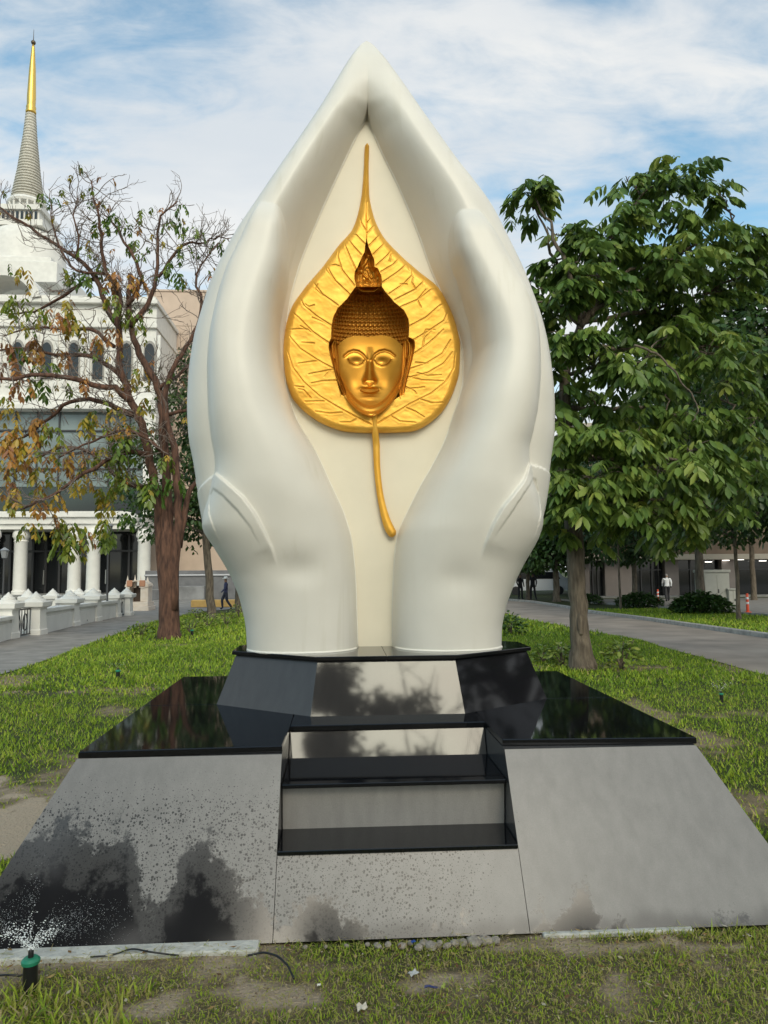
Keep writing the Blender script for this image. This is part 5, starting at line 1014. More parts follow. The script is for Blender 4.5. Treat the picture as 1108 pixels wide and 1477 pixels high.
def iron_panel(a, b, label):
    a, wa, ha = a; b, wb, hb_ = b; d = (b-a)[:2]; L_ = np.linalg.norm(d); d = d/L_; p0 = a[:2]+d*wa*.8; p1 = b[:2]-d*wb*.8; z = float(gh(p0[1])); m = MB(); P3 = lambda s, h_: (*(p0+(p1-p0)*s), z+h_); H_ = ha*.62
    for q in (.06, .97): m.tube([P3(0, H_*q), P3(1, H_*q)], [.022, .022], 5)
    for s in np.linspace(.02, .98, 7): m.tube([P3(s, .04*H_), P3(s, H_*.97)], [.014, .014], 5)
    for s in (.3, .7):
        q = np.linspace(0, 2*math.pi, 15); m.tube([P3(s+.12*math.cos(t_)*1, H_*(.5+.3*math.sin(t_))) for t_ in q], [.018]*15, 5)
    return tag(m.build('iron_panel', iron), label, 'railing', 'iron scroll panels of the balustrade')
iron_panel(fp_[1], fp_[2], 'iron scroll panel between the two nearest white posts'); iron_panel(fp_[5], fp_[6], 'small iron panel between the two farthest white posts')
low_wall(fp_[0], fp_[1], .62, label='stretch of low white wall cut by the left edge'); 
for i, nm in ((2, 'longest stretch of low white wall, right of the iron scroll panel'), (3, 'middle stretch of low white wall with grey shaded side'), (4, 'farthest stretch of low white wall before the small iron panel')): low_wall(fp_[i], fp_[i+1], .74, label=nm)
b = PG(200, 880.5); k = ((b-CAM)@FW)/FPX; sh = thing('shrine_arch', 'small ornate cream and terracotta shrine arch with pointed crown at the end of the balustrade', 'shrine', tuple(b)); shm = mat('cream_terracotta', (.62, .52, .42), .8, col2=(.70, .62, .54), vscale=3); terr = mat('terracotta', (.45, .22, .13), .8)
def sh_box(nm, mt, *bs):
    m = MB()
    for u0, u1, y0, y1, v0_, v1_ in bs: m.box((u0-200)*k, (u1-200)*k, y0, y1, (880.5-v0_)*k, (880.5-v1_)*k, bev=.02)
    return m.build(nm, mt, sh)
sh_box('base', shm, (181, 219, -.7, .7, 880.5, 874), (183, 217, -.6, .6, 874, 868))
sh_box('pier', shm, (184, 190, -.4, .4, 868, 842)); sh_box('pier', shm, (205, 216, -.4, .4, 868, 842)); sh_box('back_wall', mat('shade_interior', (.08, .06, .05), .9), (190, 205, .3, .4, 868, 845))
m = MB(); q = np.linspace(0, math.pi, 13); o_ = [((200-200+(-2))*k+8*k*math.cos(a)*1.0, (880.5-849)*k+13*k*math.sin(a)**.8) for a in q]
oo = [((0)*k+17*k*math.cos(a), (880.5-846)*k+9*k*abs(math.sin(a))) for a in q]
for i in range(12): m.loft([[(oo[i][0], -.45, oo[i][1]), (oo[i+1][0], -.45, oo[i+1][1]), (o_[i+1][0], -.45, min(o_[i+1][1], oo[i+1][1]-.05)), (o_[i][0], -.45, min(o_[i][1], oo[i][1]-.05))], [(oo[i][0], .45, oo[i][1]), (oo[i+1][0], .45, oo[i+1][1]), (o_[i+1][0], .45, min(o_[i+1][1], oo[i+1][1]-.05)), (o_[i][0], .45, min(o_[i][1], oo[i][1]-.05))]])
for u, v in ((183.5, 830), (194, 829), (202, 830), (212, 832)): m.lathe([(2.2*k, (880.5-848)*k), (2.4*k, (880.5-840)*k), (1.2*k, (880.5-836)*k), (.1*k, (880.5-v)*k)], ((u-200)*k, 0, 0), 8)
m.build('pointed_crown', shm, sh); sh_box('gable_panel', terr, (186, 194, -.5, -.42, 846, 837)); sh_box('gable_panel', terr, (204, 212, -.5, -.42, 846, 837))

# ---- lamp posts
def lamp(u, vb, vt, label, r=.04):
    b = PG(u, vb); k = ((b-CAM)@FW)/FPX; H_ = (vb-vt)*k; t_ = thing('lamp_post', label, 'lamp post', tuple(b)); m = MB(); m.lathe([(r*2, 0), (r*2, .25), (r, .35), (r*.8, H_)], (0, 0, 0), 10); m.build('pole', iron, t_, sm=True, autos=40)
    m = MB(); m.lathe([(.03, H_), (.10, H_+.03), (.16, H_+.32), (.20, H_+.34), (.03, H_+.46)], (0, 0, 0), 8); m.build('lantern', mat('lantern_glass_'+str(u), (.25, .26, .27), .3), t_); return t_
lamp(154, 893, 770, 'thin dark lamp pole standing among the white posts', .045); lamp(3, 895, 806, 'lamp post with lantern at the very left edge before the hall')
# small dark bird-like litter on the path by the low wall
b = PG(120, 899.5); m = MB(); m.ball((0, 0, .07), (.12, .07, .06), 10, 8); m.ball((.11, 0, .12), (.05, .04, .045), 8, 6); m.loft([[(-.08, -.03, .06), (-.08, .03, .06), (-.08, 0, .09)], [(-.26, -.015, .04), (-.26, .015, .04), (-.26, 0, .05)]])
o = m.build('pigeon', mat('dark_feathers', (.03, .03, .035), .7), sm=True); o.location = b; tag(o, 'small dark pigeon on the grey path below the low wall', 'bird')

# ================================================================== SHOP BUILDING (right)
YR = 46; rx = lambda u, v=840: float(PY(u, v, YR)[0]); rz = lambda v, u=950: float(PY(u, v, YR)[2])
shop = thing('shop_building', 'low grey and beige building with dark glass shopfronts across the driveway', 'building', (rx(980), YR, -.35))
gwall = mat('grey_brown_render', (.20, .175, .165), .8, var=.1, vscale=1.2); bw2 = mat('brown_wall', (.20, .145, .105), .8, var=.12, vscale=.8); soff = mat('pale_soffit', (.40, .36, .30), .7)
hb(bw2, 'upper_wall', (rx(835), rx(1330), YR-.5, YR+14, rz(802), rz(620)), par=shop); hb(soff, 'fascia', (rx(834), rx(1330), YR-.8, YR-.5, rz(808), rz(800)), par=shop)
hb(soff, 'roof_slab', (rx(830), rx(1332), YR-.9, YR+14.5, rz(620), rz(614)), par=shop)
for u0, u1 in ((838, 851), (873, 913), (960, 980), (1042, 1063), (1150, 1175)): hb(gwall, 'pier', (rx(u0), rx(u1), YR, YR+1, gz0, rz(802)), par=shop)
for u0, u1 in ((851, 873), (913, 960), (980, 1042), (1063, 1150), (1175, 1330)):
    o = hb(dkglass, 'shop_window', (rx(u0), rx(u1), YR+.5, YR+.6, gz0, rz(803)), bev=0, par=shop); m = MB()
    for s in np.linspace(0, 1, 4): xx = rx(u0)+(rx(u1)-rx(u0))*s; m.box(xx-.04, xx+.04, YR+.40, YR+.49, gz0, rz(803))
    m.box(rx(u0), rx(u1), YR+.41, YR+.48, rz(822)-.04, rz(822)+.04); q = m.build('frame', mull); q.parent = o
lampm = bpy.data.materials.new('lit_lamp'); lampm.use_nodes = True; e_ = lampm.node_tree.nodes['Principled BSDF']; e_.inputs['Emission Color'].default_value = (1, .95, .85, 1); e_.inputs['Emission Strength'].default_value = 4
for u, v in ((1066, 808), (1098, 810), (1020, 811), (1045, 809)): hb(lampm, 'strip_light', (rx(u, v)-.18, rx(u, v)+.18, YR-.35, YR-.05, rz(v)-.02, rz(v)+.02), bev=0, par=shop)
hb(stepm, 'step', (rx(836), rx(1330), YR-1.2, YR+.4, gz0-.1, gz0+.12), par=shop)

# cabinet, posts
met = mat('cabinet_grey_paint', (.42, .42, .37), .5, var=.05, vscale=4)
def cabinet(u0, u1, vt, vb, label, dpt):
    b = PG((u0+u1)/2, vb); k = ((b-CAM)@FW)/FPX; w_ = (u1-u0)*k/2; H_ = (vb-vt)*k; t_ = thing('utility_cabinet', label, 'cabinet', tuple(b), 'grey utility cabinets')
    m = MB(); m.box(-w_, w_, 0, dpt, -.05, H_*.93, bev=.02); m.build('body', met, t_); m = MB(); m.box(-w_-.05, w_+.05, -.06, dpt+.05, H_*.93, H_, bev=.02); m.build('lid', met, t_)
    m = MB(); m.box(-w_*.93, -.01, -.015, -.001, .12, H_*.88); m.build('door', met, t_); m = MB(); m.box(.01, w_*.93, -.015, -.001, .12, H_*.88); m.build('door', met, t_); m = MB(); m.box(.04, .08, -.035, -.016, H_*.42, H_*.52); m.build('handle', mull, t_)
cabinet(1017, 1055, 822, 880, 'large pale grey utility cabinet behind the bush', .9); cabinet(1052, 1066, 849, 880, 'smaller grey utility cabinet at the right foot of the large one', .5)
orange = mat('orange_plastic', (.75, .09, .03), .45); bandm = mat('white_band', (.8, .8, .8), .5)
def delineator(u, vb, vt, label):
    b = PG(u, vb); k = ((b-CAM)@FW)/FPX; H_ = (vb-vt)*k; t_ = thing('traffic_post', label, 'traffic post', tuple(b), 'orange traffic posts'); m = MB(); m.lathe([(.15, 0), (.15, .04), (.06, .06), (.055, H_*.95), (.03, H_)], (0, 0, 0), 12); m.build('post', orange, t_, sm=True, autos=40)
    for q in (.45, .7): m = MB(); m.lathe([(.060, H_*q), (.060, H_*q+.09)], (0, 0, 0), 12); m.build('band', bandm, t_, sm=True, autos=40)
delineator(1079, 884, 856, 'orange traffic post with white bands at the right, on the kerb'); delineator(949.5, 869, 850, 'orange traffic post behind the bush by the walking man')

# van far off between the trees
b = PG(775, 858); k = ((b-CAM)@FW)/FPX; van = thing('parked_van', 'white van with dark windows seen far off between the trees', 'van', (float(b[0]), float(b[1]), float(b[2])))
vm = mat('white_car_paint', (.75, .76, .78), .25, coat=.5); L2 = 2.6
m = MB(); pf = [(-2.6, .35), (-2.6, 1.0), (-2.45, 1.9), (-2.2, 2.05), (1.6, 2.05), (2.1, 1.45), (2.7, 1.2), (2.8, .85), (2.75, .35)]
m.loft([[(x, y, z) for x, z in pf] for y in (0, .06, 1.75, 1.8)]); m.build('body', vm, van, autos=30)
m = MB(); m.loft([[(x, -.012, z) for x, z in [(-2.3, 1.25), (1.9, 1.25), (1.55, 1.8), (-2.2, 1.8)]], [(x, .03, z) for x, z in [(-2.3, 1.25), (1.9, 1.25), (1.55, 1.8), (-2.2, 1.8)]]]); m.build('window', dkglass, van)
for x in (-1.7, 1.8):
    m = MB(); q = np.linspace(0, 2*math.pi, 17)[:-1]; m.loft([[(x+.34*math.cos(a), yy, .34+.34*math.sin(a)) for a in q] for yy in (-.04, .2)]); m.build('wheel', mull, van)
rng = random.Random(9)
for i, (u, w_) in enumerate(((765, 1.6), (790, 1.6), (807, 1.5), (818, 1.4))):
    pass

# ================================================================== PEOPLE
def person(label, u, vb, hgt, pose, cloth, trouser, skin_c, hair_c, face_ang, hat=None):
    b = PG(u, vb); t_ = thing('person', label, 'person', tuple(b)); t_.rotation_euler = (0, 0, face_ang); s = hgt/1.72
    J = dict(pel=(0, 0, .93), ch=(0, .0, 1.22), nk=(0, .0, 1.44), hd=(0, -.02, 1.53), ht=(0, -.015, 1.68), sl=(-.19, 0, 1.40), sr=(.19, 0, 1.40), hl=(-.10, 0, .90), hr=(.10, 0, .90))
    J.update(pose); E_ = [('pel', 'ch', ), ('ch', 'nk'), ('nk', 'hd'), ('hd', 'ht'), ('ch', 'sl'), ('ch', 'sr'), ('sl', 'el'), ('el', 'wl'), ('wl', 'fl'), ('sr', 'er'), ('er', 'wr'), ('wr', 'fr'), ('pel', 'hl'), ('pel', 'hr'), ('hl', 'kl'), ('kl', 'al'), ('al', 'tl'), ('hr', 'kr'), ('kr', 'ar'), ('ar', 'tr')]
    Rr = dict(pel=.145, ch=.15, nk=.058, hd=.085, ht=.075, sl=.07, sr=.07, el=.05, er=.05, wl=.036, wr=.036, fl=.04, fr=.04, hl=.095, hr=.095, kl=.075, kr=.075, al=.055, ar=.055, tl=.045, tr=.045)
    names = list(J); me = bpy.data.meshes.new('body'); me.from_pydata([tuple(c*s for c in J[n]) for n in names], [(names.index(a), names.index(b_)) for a, b_ in E_], []); o = bpy.data.objects.new('body', me); COL.objects.link(o)
    md = o.modifiers.new('skin', 'SKIN'); ly = me.skin_vertices[0].data if me.skin_vertices else None
    if ly is None: return
    for i, n in enumerate(names): ly[i].radius = (Rr[n]*s, Rr[n]*s*(.72 if n in ('ch', 'pel') else 1))
    ly[names.index('pel')].use_root = True
    o.modifiers.new('sub', 'SUBSURF').levels = 2; o.modifiers['sub'].render_levels = 2
    dg = bpy.context.evaluated_depsgraph_get(); m2 = bpy.data.meshes.new_from_object(o.evaluated_get(dg)); bpy.data.objects.remove(o); o = bpy.data.objects.new('body', m2); COL.objects.link(o); o.parent = t_
    m2.materials.clear()
    for c, nm in ((skin_c, 'skin'), (cloth, 'shirt'), (trouser, 'trousers'), (hair_c, 'hair')): m2.materials.append(mat(nm+'_'+str(u), c, .7))
    n = len(m2.polygons); cz = [p.center.z/s for p in m2.polygons]; cyy = [p.center.y/s for p in m2.polygons]
    m2.polygons.foreach_set('material_index', [3 if (z > 1.62 or (z > 1.54 and y > .02)) else 0 if z > 1.46 else 1 if z > .93 else 2 for z, y in zip(cz, cyy)])
    m2.polygons.foreach_set('use_smooth', [True]*n)
    if hat:
        m = MB(); z = 1.66*s; m.lathe([(.17, z-.02), (.18, z-.005), (.10, z+.01), (.09, z+.09), (.05, z+.11), (.0, z+.112)], (0, -.015, 0), 14); m.build('hat', mat('hat_'+str(u), hat, .8), t_, sm=True)
    return t_
stand = dict(el=(-.25, .02, 1.13), wl=(-.22, -.10, .92), fl=(-.21, -.13, .84), er=(.25, .02, 1.13), wr=(.22, -.10, .92), fr=(.21, -.13, .84), kl=(-.12, -.02, .50), al=(-.13, .0, .09), tl=(-.14, -.13, .04), kr=(.12, -.02, .50), ar=(.13, .0, .09), tr=(.15, -.13, .04))
walk = dict(el=(-.24, .12, 1.14), wl=(-.22, .10, .92), fl=(-.21, .08, .84), er=(.24, -.08, 1.14), wr=(.22, -.24, .98), fr=(.21, -.28, .92), kl=(-.10, -.18, .52), al=(-.10, -.14, .12), tl=(-.10, -.27, .07), kr=(.10, .04, .50), ar=(.10, .30, .14), tr=(.10, .22, .04))
lean_ = dict(stand); lean_.update(kr=(.13, -.14, .52), ar=(.22, -.18, .09), tr=(.25, -.30, .04))
person('man in white shirt and dark trousers walking by the shopfronts', 963, 868, 1.72, walk, (.78, .8, .84), (.015, .015, .02), (.30, .18, .12), (.25, .24, .23), rad(165))
person('worker in navy clothes and pale hat walking beside the left tree trunk', 325.5, 880, 1.70, walk, (.03, .035, .09), (.02, .022, .04), (.28, .16, .1), (.02, .02, .02), rad(-70), hat=(.75, .72, .66))
person('man in black standing left of the pair under the trees', 751, 865, 1.72, stand, (.012, .012, .014), (.012, .012, .015), (.2, .12, .08), (.01, .01, .01), rad(20))
person('man in dark suit with one leg forward, right of the pair under the trees', 769, 865, 1.76, lean_, (.014, .014, .018), (.012, .012, .015), (.2, .12, .08), (.01, .01, .01), rad(-20))

# ================================================================== LOW PLANTS
def bush(name, label, u, v, wpx, hpx, seed, m_leaf, size, k, tint, cat='bush', grp=None, stems=5):
    rng = random.Random(seed); b = PG(u, v); q = ((b-CAM)@FW)/FPX; t_ = thing(name, label, cat, tuple(b), grp); lv = Leaves(); m = MB(); W_, H_ = wpx*q/2, hpx*q
    for i in range(stems):
        tip = b+np.array([rng.uniform(-.7, .7)*W_, rng.uniform(-.5, .5)*W_, H_*rng.uniform(.5, .95)]); m.tube(bezier(b, (b+tip)/2+np.array([0, 0, .1*H_]), tip, 5), np.linspace(.02, .006, 5)*max(1, H_), 5)
    for i in range(k):
        a = rng.random()*6.28; r_ = rng.random()**.5; zf = rng.random()**.7; w_ = math.sqrt(max(0, 1-(zf-.35)**2/.5)); p = b+np.array([math.cos(a)*r_*W_*w_, math.sin(a)*r_*W_*.8*w_, .03+H_*zf*(.75+.3*rng.random())*(1-.25*r_)])
        d = np.array([math.cos(a), math.sin(a), rng.gauss(.1, .5)]); lv.leaflet(p, d, size*rng.uniform(.6, 1.3), size*.62, tint+rng.gauss(0, .14), nrm=np.array([rng.gauss(0, .4), rng.gauss(0, .4), 1.]))
    put(m.build('stem', bark_r, sm=True), t_); lv.build('leaves', m_leaf, t_)
bush('round_bush', 'clipped dark bush left of the walking man', 922, 877, 68, 24, 61, leaf_dark, .16, 1500, .35, grp='dark bushes across the driveway'); bush('round_bush', 'larger dark bush in front of the cabinet', 1012, 886, 86, 34, 62, leaf_dark, .17, 2200, .38, grp='dark bushes across the driveway')
bush('round_bush', 'low dark shrub under the trees right of the far pair', 850, 872, 40, 16, 63, leaf_dark, .15, 600, .35, grp='dark bushes across the driveway')
wp = 'broad-leaved weeds in the lawn'
bush('weed_plant', 'bright leafy weed right of the grey trunk', 897, 966, 50, 46, 64, leaf_green, .11, 170, .72, 'weed', wp); bush('weed_plant', 'bright leafy weed left of the grey trunk, beside the slab', 812, 962, 46, 34, 65, leaf_green, .10, 130, .8, 'weed', wp); bush('weed_plant', 'leafy weed in the grass right behind the upper slab', 785, 956, 34, 26, 66, leaf_green, .10, 90, .7, 'weed', wp)
bush('weed_plant', 'dark leafy shrub touching the right wrist of the hands', 738, 916, 36, 34, 67, leaf_green, .13, 180, .45, 'weed', wp)
bush('weed_plant', 'weedy tuft at the path edge left of the red-brown trunk', 203, 919, 40, 22, 68, leaf_green, .10, 120, .6, 'weed', wp)
for i, (u, v, w_, h_, lb) in enumerate(((275, 914, 40, 26, 'flowering weeds just right of the red-brown trunk'), (300, 905, 40, 22, 'yellowish weeds between the two left trunks'), (326, 902, 40, 24, 'yellow-green weeds right of the second trunk'), (345, 892, 30, 26, 'taller weeds beside the left wrist of the hands'), (285, 893, 34, 16, 'far weeds at the edge of the path, before the second trunk'))):
    bush('weed_plant', lb, u, v, w_, h_, 70+i, leaf_green, .09, 150, .82, 'weed', wp)

# ================================================================== SPRINKLERS, HOSE, LITTER
blk = mat('black_plastic', (.012, .012, .013), .35); grnp = mat('green_plastic', (.02, .22, .12), .4); water = mat('water_drops', (.9, .93, .95), .1, coat=.3)
def sprinkler(u, v, hpx, label, spray, seed, wr=.6):
    b = PG(u, v); k = ((b-CAM)@FW)/FPX; H_ = hpx*k; t_ = thing('sprinkler', label, 'sprinkler', tuple(b), 'pop-up sprinklers in the lawn'); r = H_*.17 if hpx > 30 else H_*.16
    m = MB(); m.lathe([(r*1.05, -.02), (r*1.05, H_*.62), (r*.95, H_*.64)], (0, 0, 0), 16); m.build('body', blk, t_, sm=True, autos=35)
    m = MB(); m.lathe([(r*1.05, H_*.64), (r*1.32, H_*.66), (r*1.36, H_*.74), (r*1.0, H_*.80), (r*.6, H_*.81)], (0, 0, 0), 16); m.build('collar', grnp, t_, sm=True, autos=35)
    m = MB(); m.lathe([(r*.42, H_*.79), (r*.40, H_*.96), (r*.30, H_)], (0, 0, 0), 12); m.build('nozzle', blk, t_, sm=True, autos=35)
    rng = random.Random(seed); mw = MB(); top = b+np.array([0, 0, H_])
    oc = np.array([(1, 0, 0), (-1, 0, 0), (0, 1, 0), (0, -1, 0), (0, 0, 1), (0, 0, -1)], float); of = [(0, 2, 4), (2, 1, 4), (1, 3, 4), (3, 0, 4), (2, 0, 5), (1, 2, 5), (3, 1, 5), (0, 3, 5)]
    for i in range(spray):
        jet = rng.random(); s = rng.random()**.8; lat = rng.choice([-1, 1, -1, 1, -.05, .4, -.5, .7, -.9])*wr*(1+rng.gauss(0, .10)); dy = rng.gauss(0, .07)*wr*4*s
        x = lat*s; z = .95*wr*s*(1.0+(.5 if abs(lat) < .2*wr else 0))-.75*wr*s*s+rng.gauss(0, .010+.07*s)*wr*1.6; p = top+np.array([x, dy, max(-H_, z)]); rr_ = (.0004+.0007*rng.random()**2)*(1 if wr < .9 else 2.2)*(1.25-.3*s)
        st_ = np.array([1, 1, 1.])*rr_; v = oc*st_
        if s < .3: v = v*np.array([3.2, 1, 2.2])
        mw.add(v+p, of)
    o = mw.build('water_spray', water); struct(o, 'stuff'); return t_
sprinkler(43, 1428, 56, 'green collared black sprinkler spraying water by the lower left corner', 3000, 1, .34)
sprinkler(170, 980, 17, 'small black sprinkler in the left lawn', 130, 2, .3); sprinkler(1041, 1012, 15, 'small sprinkler throwing a fine fan in the right lawn', 420, 3, .42)
sprinkler(277, 918, 12, 'far sprinkler in the grass beside the red-brown trunk', 70, 4, .3)
def hose(pts, r, label):
    P = [PG(u, v)+np.array([0, 0, r+.012+h_]) for u, v, h_ in pts]; m = MB(); tubed(m, P, [r]*len(P), 8, rng, 0, 5); return tag(m.build('hose', blk, sm=True), label, 'hose')
hose([(130, 1386, 0), (160, 1384, .0), (190, 1377, .01), (215, 1386, .02), (240, 1382, 0), (258, 1384, 0)], .0035, 'thin black irrigation hose along the cement footing')
hose([(355, 1385, 0), (380, 1383, .01), (400, 1392, .02), (415, 1404, .015), (424, 1418, 0)], .0045, 'short piece of black hose in the foreground grass')
hose([(-10, 1414, 0), (12, 1416, .01), (30, 1414, 0), (46, 1408, 0)], .004, 'hose end lying left of the sprinkler')
def scrap(u, v, w_, l_, ang, col, name, label, cat, fold=.3):
    b = PG(u, v)+np.array([0, 0, .018]); m = MB(); rng = random.Random(int(u)); w_ *= .7; l_ *= .8; g = []
    for i in range(4):
        rw = []
        for j in range(4): x = (i/3-.5)*w_; y = (j/3-.5)*l_; rw.append((x*math.cos(ang)-y*math.sin(ang), x*math.sin(ang)+y*math.cos(ang), fold*.5*w_*abs(math.sin(i*1.6+j))+rng.uniform(0, .1)*w_))
        g.append(rw)
    g = np.array(g); g2 = g.copy(); g2[..., 2] -= .0015; o = grid_mesh(g+b, name, mat(name+str(int(u)), col, .5, var=.15, vscale=30), sm=False, extra=[(g2+b, True)]); return tag(o, label, cat)
scrap(596, 1412, .06, .035, .6, (.55, .55, .52), 'paper_scrap', 'crumpled grey-white wrapper on bare soil', 'litter'); scrap(622, 1432, .07, .02, -.3, (.03, .04, .14), 'plastic_scrap', 'flat dark blue plastic strip in the grass', 'litter', .1); scrap(640, 1430, .05, .014, 1.2, (.35, .42, .08), 'fallen_leaf', 'yellow-green fallen leaf beside the blue strip', 'leaf'); scrap(522, 1462, .055, .045, .2, (.62, .56, .44), 'fallen_flower', 'pale crumpled flower at the bottom edge', 'flower', .5); scrap(460, 1428, .02, .015, .2, (.8, .78, .66), 'fallen_petal', 'tiny white petal in the left middle grass', 'petal'); scrap(596, 1365, .03, .02, .5, (.02, .08, .35), 'plastic_scrap', 'bright blue scrap among the stones', 'litter')
stn = mat('pale_stone', (.33, .29, .24), .9, var=.3, vscale=30, bump=.4, bscale=80)
rng = random.Random(17); stones = [(580, 1366, .02), (592, 1362, .018), (604, 1368, .02), (612, 1362, .022), (622, 1366, .026), (634, 1363, .02), (645, 1366, .02), (656, 1362, .026), (668, 1362, .03), (684, 1360, .036), (700, 1358, .03), (715, 1358, .022), (560, 1364, .02), (545, 1366, .018), (530, 1364, .014), (500, 1366, .012), (470, 1367, .012), (440, 1368, .012)]
where = ['left end of the row', 'second from the left of the row'] 
for i, (u, v, r) in enumerate(sorted(stones)):
    b = PG(u, v-1); m = MB(); m.ball((0, 0, 0), (r*rng.uniform(.7, 1.4), r*rng.uniform(.6, 1), r*.6), 9, 7); vv = m.v[0]; vv *= (1+.22*(np.array([[rng.random()] for _ in range(len(vv))])-.5)); o = m.build('stone', stn); o.location = b+np.array([0, 0, .002]); o.rotation_euler = (0, 0, rng.random()*3)
    tag(o, 'pale stone in the row at the foot of the middle slope', 'stone', 'stones at the foot of the pedestal')

# ================================================================== TREES BEHIND THE PHOTOGRAPHER (seen mirrored in the granite)
rng = random.Random(12); CL92 = [(rng.uniform(-.75, 1.45), -8+rng.uniform(-.6, .6), rng.uniform(3.6, 6.35)) for i in range(52)]+[(rng.uniform(-.85, -.1), -8+rng.uniform(-.3, .3), rng.uniform(6.3, 7.1)) for i in range(9)]
def skyline(xs, zs, n, rng, deep=2.2): return [(x, -8.2+rng.uniform(-.4, .4), float(np.interp(x, xs, zs))-.15-deep*rng.random()**1.3) for x in [rng.uniform(xs[0], xs[-1]) for i in range(n)]]
CLS = {92: (CL92, .33), 91: (skyline([-7.2, -6.4, -5.7, -5.1, -4.5, -4.0], [7.6, 8.1, 8.9, 9.6, 9.0, 8.2], 66, rng, 3.5), .34), 95: (skyline([-3.6, -3.2, -2.9, -2.5, -2.0], [8.0, 8.9, 9.3, 8.7, 7.8], 34, rng, 2.8), .26), 93: (skyline([3.1, 3.4, 3.9, 4.15, 4.6], [6.7, 6.95, 7.35, 7.3, 6.7], 40, rng, 1.3), .34)}
for (x, y, h_, cr_, sd_, lb, nc, kp, sz, cb) in REAR:
    bushy_tree('street_tree', lb, (x, y, 0), h_, cr_, sd_, leaf_dark, nclump=nc, kper=kp, size=sz, trunk_r=.2, crown_base=cb, tint=.4, group='trees mirrored in the granite', **(dict(clumps=CLS[sd_][0], cr=CLS[sd_][1]) if sd_ in CLS else {}))

rng = random.Random(15); t_ = thing('bare_tree', 'leafless thin tree mirrored at the right of the middle facet', 'tree', (1.75, -8.3, 0)); m = MB(); tips = []
twig_save = m
for q, (dx, dy) in enumerate(((.0, 0), (-.25, .1), (.25, -.1))): tubed(m, [(1.75, -8.3, -.1), (1.75+dx*.3, -8.3, 1.5), (1.75+dx, -8.3+dy, 3.2), (1.75+dx*2.2, -8.3+dy*2, 5.2), (1.75+dx*3, -8.3+dy*3, 6.8)], [.08, .06, .05, .035, .012], 7, rng, .03)
for k in range(46): dx = rng.choice([0, -.25, .25]); z_ = rng.uniform(2.6, 6.4); f_ = min(3, z_/2.3); twig((1.75+dx*(z_-1.5)/1.75, -8.3, z_), np.array([rng.gauss(0, 1), rng.gauss(0, .4), .8]), rng.uniform(.5, 1.2), .02, 1)
put(m.build('trunk', [bark_l, twig_m], sm=True), t_)
CLOUD, GLOW, SKYS, SUNE, SUNA, EXPO = 9.0, 34.0, 2.45, 1.35, 27, 0.04
# ================================================================== SKY AND SUN
SUN_AZ, SUN_EL = rad(8), rad(36)        # the sun stands behind the photographer, a little to the right, behind thin cloud
sd = Vector((math.sin(SUN_AZ)*math.cos(SUN_EL), -math.cos(SUN_AZ)*math.cos(SUN_EL), math.sin(SUN_EL)))
w = bpy.data.worlds.new('World'); sc.world = w; w.use_nodes = True; t = NT(w)
for n_ in list(t.N): t.N.remove(n_)
outw = t.new('OutputWorld'); bg = t.new('Background'); t.L.new(bg.outputs[0], outw.inputs[0])
sky = t.new('TexSky', sky_type='NISHITA'); sky.sun_disc = False; sky.sun_elevation = SUN_EL; sky.sun_rotation = math.atan2(sd.x, sd.y); sky.dust_density = 1.2; sky.air_density = 1.0
tc = t.new('TexCoord'); D = tc.outputs['Generated']; sep = t.new('SeparateXYZ', inp={0: D}); X, Y, Z = sep.outputs
zz = t.math('ADD', t.math('MAXIMUM', Z, 0), .22); px = t.math('DIVIDE', X, zz); py = t.math('DIVIDE', Y, zz)
cv = t.new('CombineXYZ', inp={0: px, 1: py, 2: 0.0})
mp = t.new('Mapping', inp={'Vector': cv.outputs[0], 'Rotation': (0, 0, .5), 'Scale': (1.0, 2.1, 1), 'Location': (3.1, 1.3, 0)})
n1 = t.new('TexNoise', inp={'Vector': mp.outputs[0], 'Scale': .9, 'Detail': 9, 'Roughness': .58, 'Distortion': .25}).outputs['Fac']
n2 = t.new('TexNoise', inp={'Vector': mp.outputs[0], 'Scale': 5.5, 'Detail': 6, 'Roughness': .6, 'Distortion': .6}).outputs['Fac']
c = t.math('ADD', t.math('MULTIPLY', n1, .78), t.math('MULTIPLY', n2, .22))
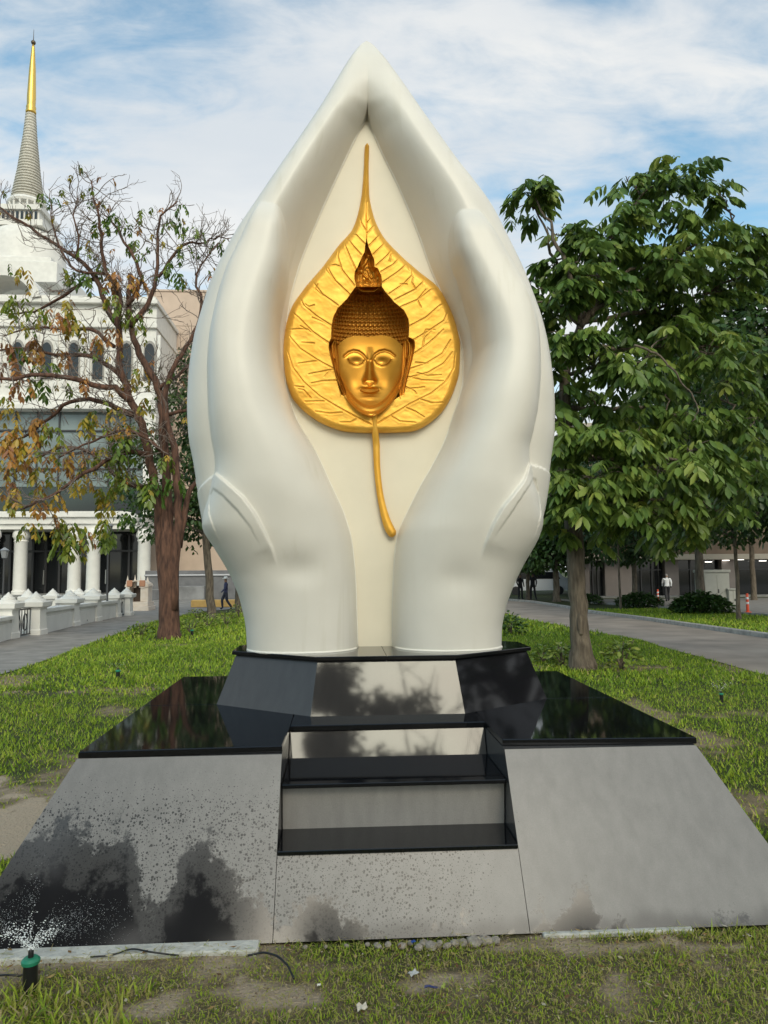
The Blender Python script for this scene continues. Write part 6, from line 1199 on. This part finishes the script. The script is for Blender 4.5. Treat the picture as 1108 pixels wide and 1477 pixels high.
# thicker towards the horizon and to the right of the view
cover = t.math('ADD', c, t.math('ADD', t.math('MULTIPLY', X, .10), t.math('MULTIPLY', t.math('SUBTRACT', .62, Z), .20)))
cm_ = t.ss(.40, .60, cover)
nb = t.new('TexNoise', inp={'Vector': mp.outputs[0], 'Scale': 1.7, 'Detail': 5}).outputs['Fac']
ccol = t.mix(t.ss(.35, .7, nb), (.80, .845, .885), (1.0, .995, .97))
dot = t.new('VectorMath', operation='DOT_PRODUCT'); t.L.new(D, dot.inputs[0]); dot.inputs[1].default_value = sd
glow = t.math('POWER', t.math('MAXIMUM', dot.outputs['Value'], 0), 14)
ccs = t.new('VectorMath', operation='SCALE'); t.L.new(t.mix(t.math('MINIMUM', glow, 1), ccol, (.95, .86, .70)), ccs.inputs[0]); t.L.new(t.math('ADD', CLOUD, t.math('MULTIPLY', glow, GLOW)), ccs.inputs['Scale'])
sks = t.new('VectorMath', operation='SCALE'); t.L.new(sky.outputs[0], sks.inputs[0]); sks.inputs['Scale'].default_value = SKYS; t.L.new(t.mix(.0, (1, 1, 1), (1, 1, 1)), t.new('Mix').inputs[0]) if False else None
skt = t.new('VectorMath', operation='MULTIPLY'); t.L.new(sky.outputs[0], skt.inputs[0]); skt.inputs[1].default_value = (.86, 1.06, .93); t.L.new(skt.outputs[0], sks.inputs[0])
final = t.mix(t.math('MULTIPLY', cm_, .93), sks.outputs[0], ccs.outputs[0])
t.L.new(final, bg.inputs['Color']); bg.inputs['Strength'].default_value = .1
sun = bpy.data.lights.new('sun', 'SUN'); sun.energy = SUNE; sun.angle = rad(SUNA); sun.color = (1, .89, .70)
so = bpy.data.objects.new('sun', sun); COL.objects.link(so); so.rotation_euler = sd.to_track_quat('Z', 'Y').to_euler(); so.location = (2, -8, 20)
sc.view_settings.view_transform = 'Standard'; sc.view_settings.look = 'None'; sc.view_settings.exposure = EXPO; sc.view_settings.gamma = 1
sc.cycles.max_bounces = 6; sc.cycles.use_denoising = True; sc.cycles.glossy_bounces = 4; sc.cycles.diffuse_bounces = 3; sc.cycles.transparent_max_bounces = 8
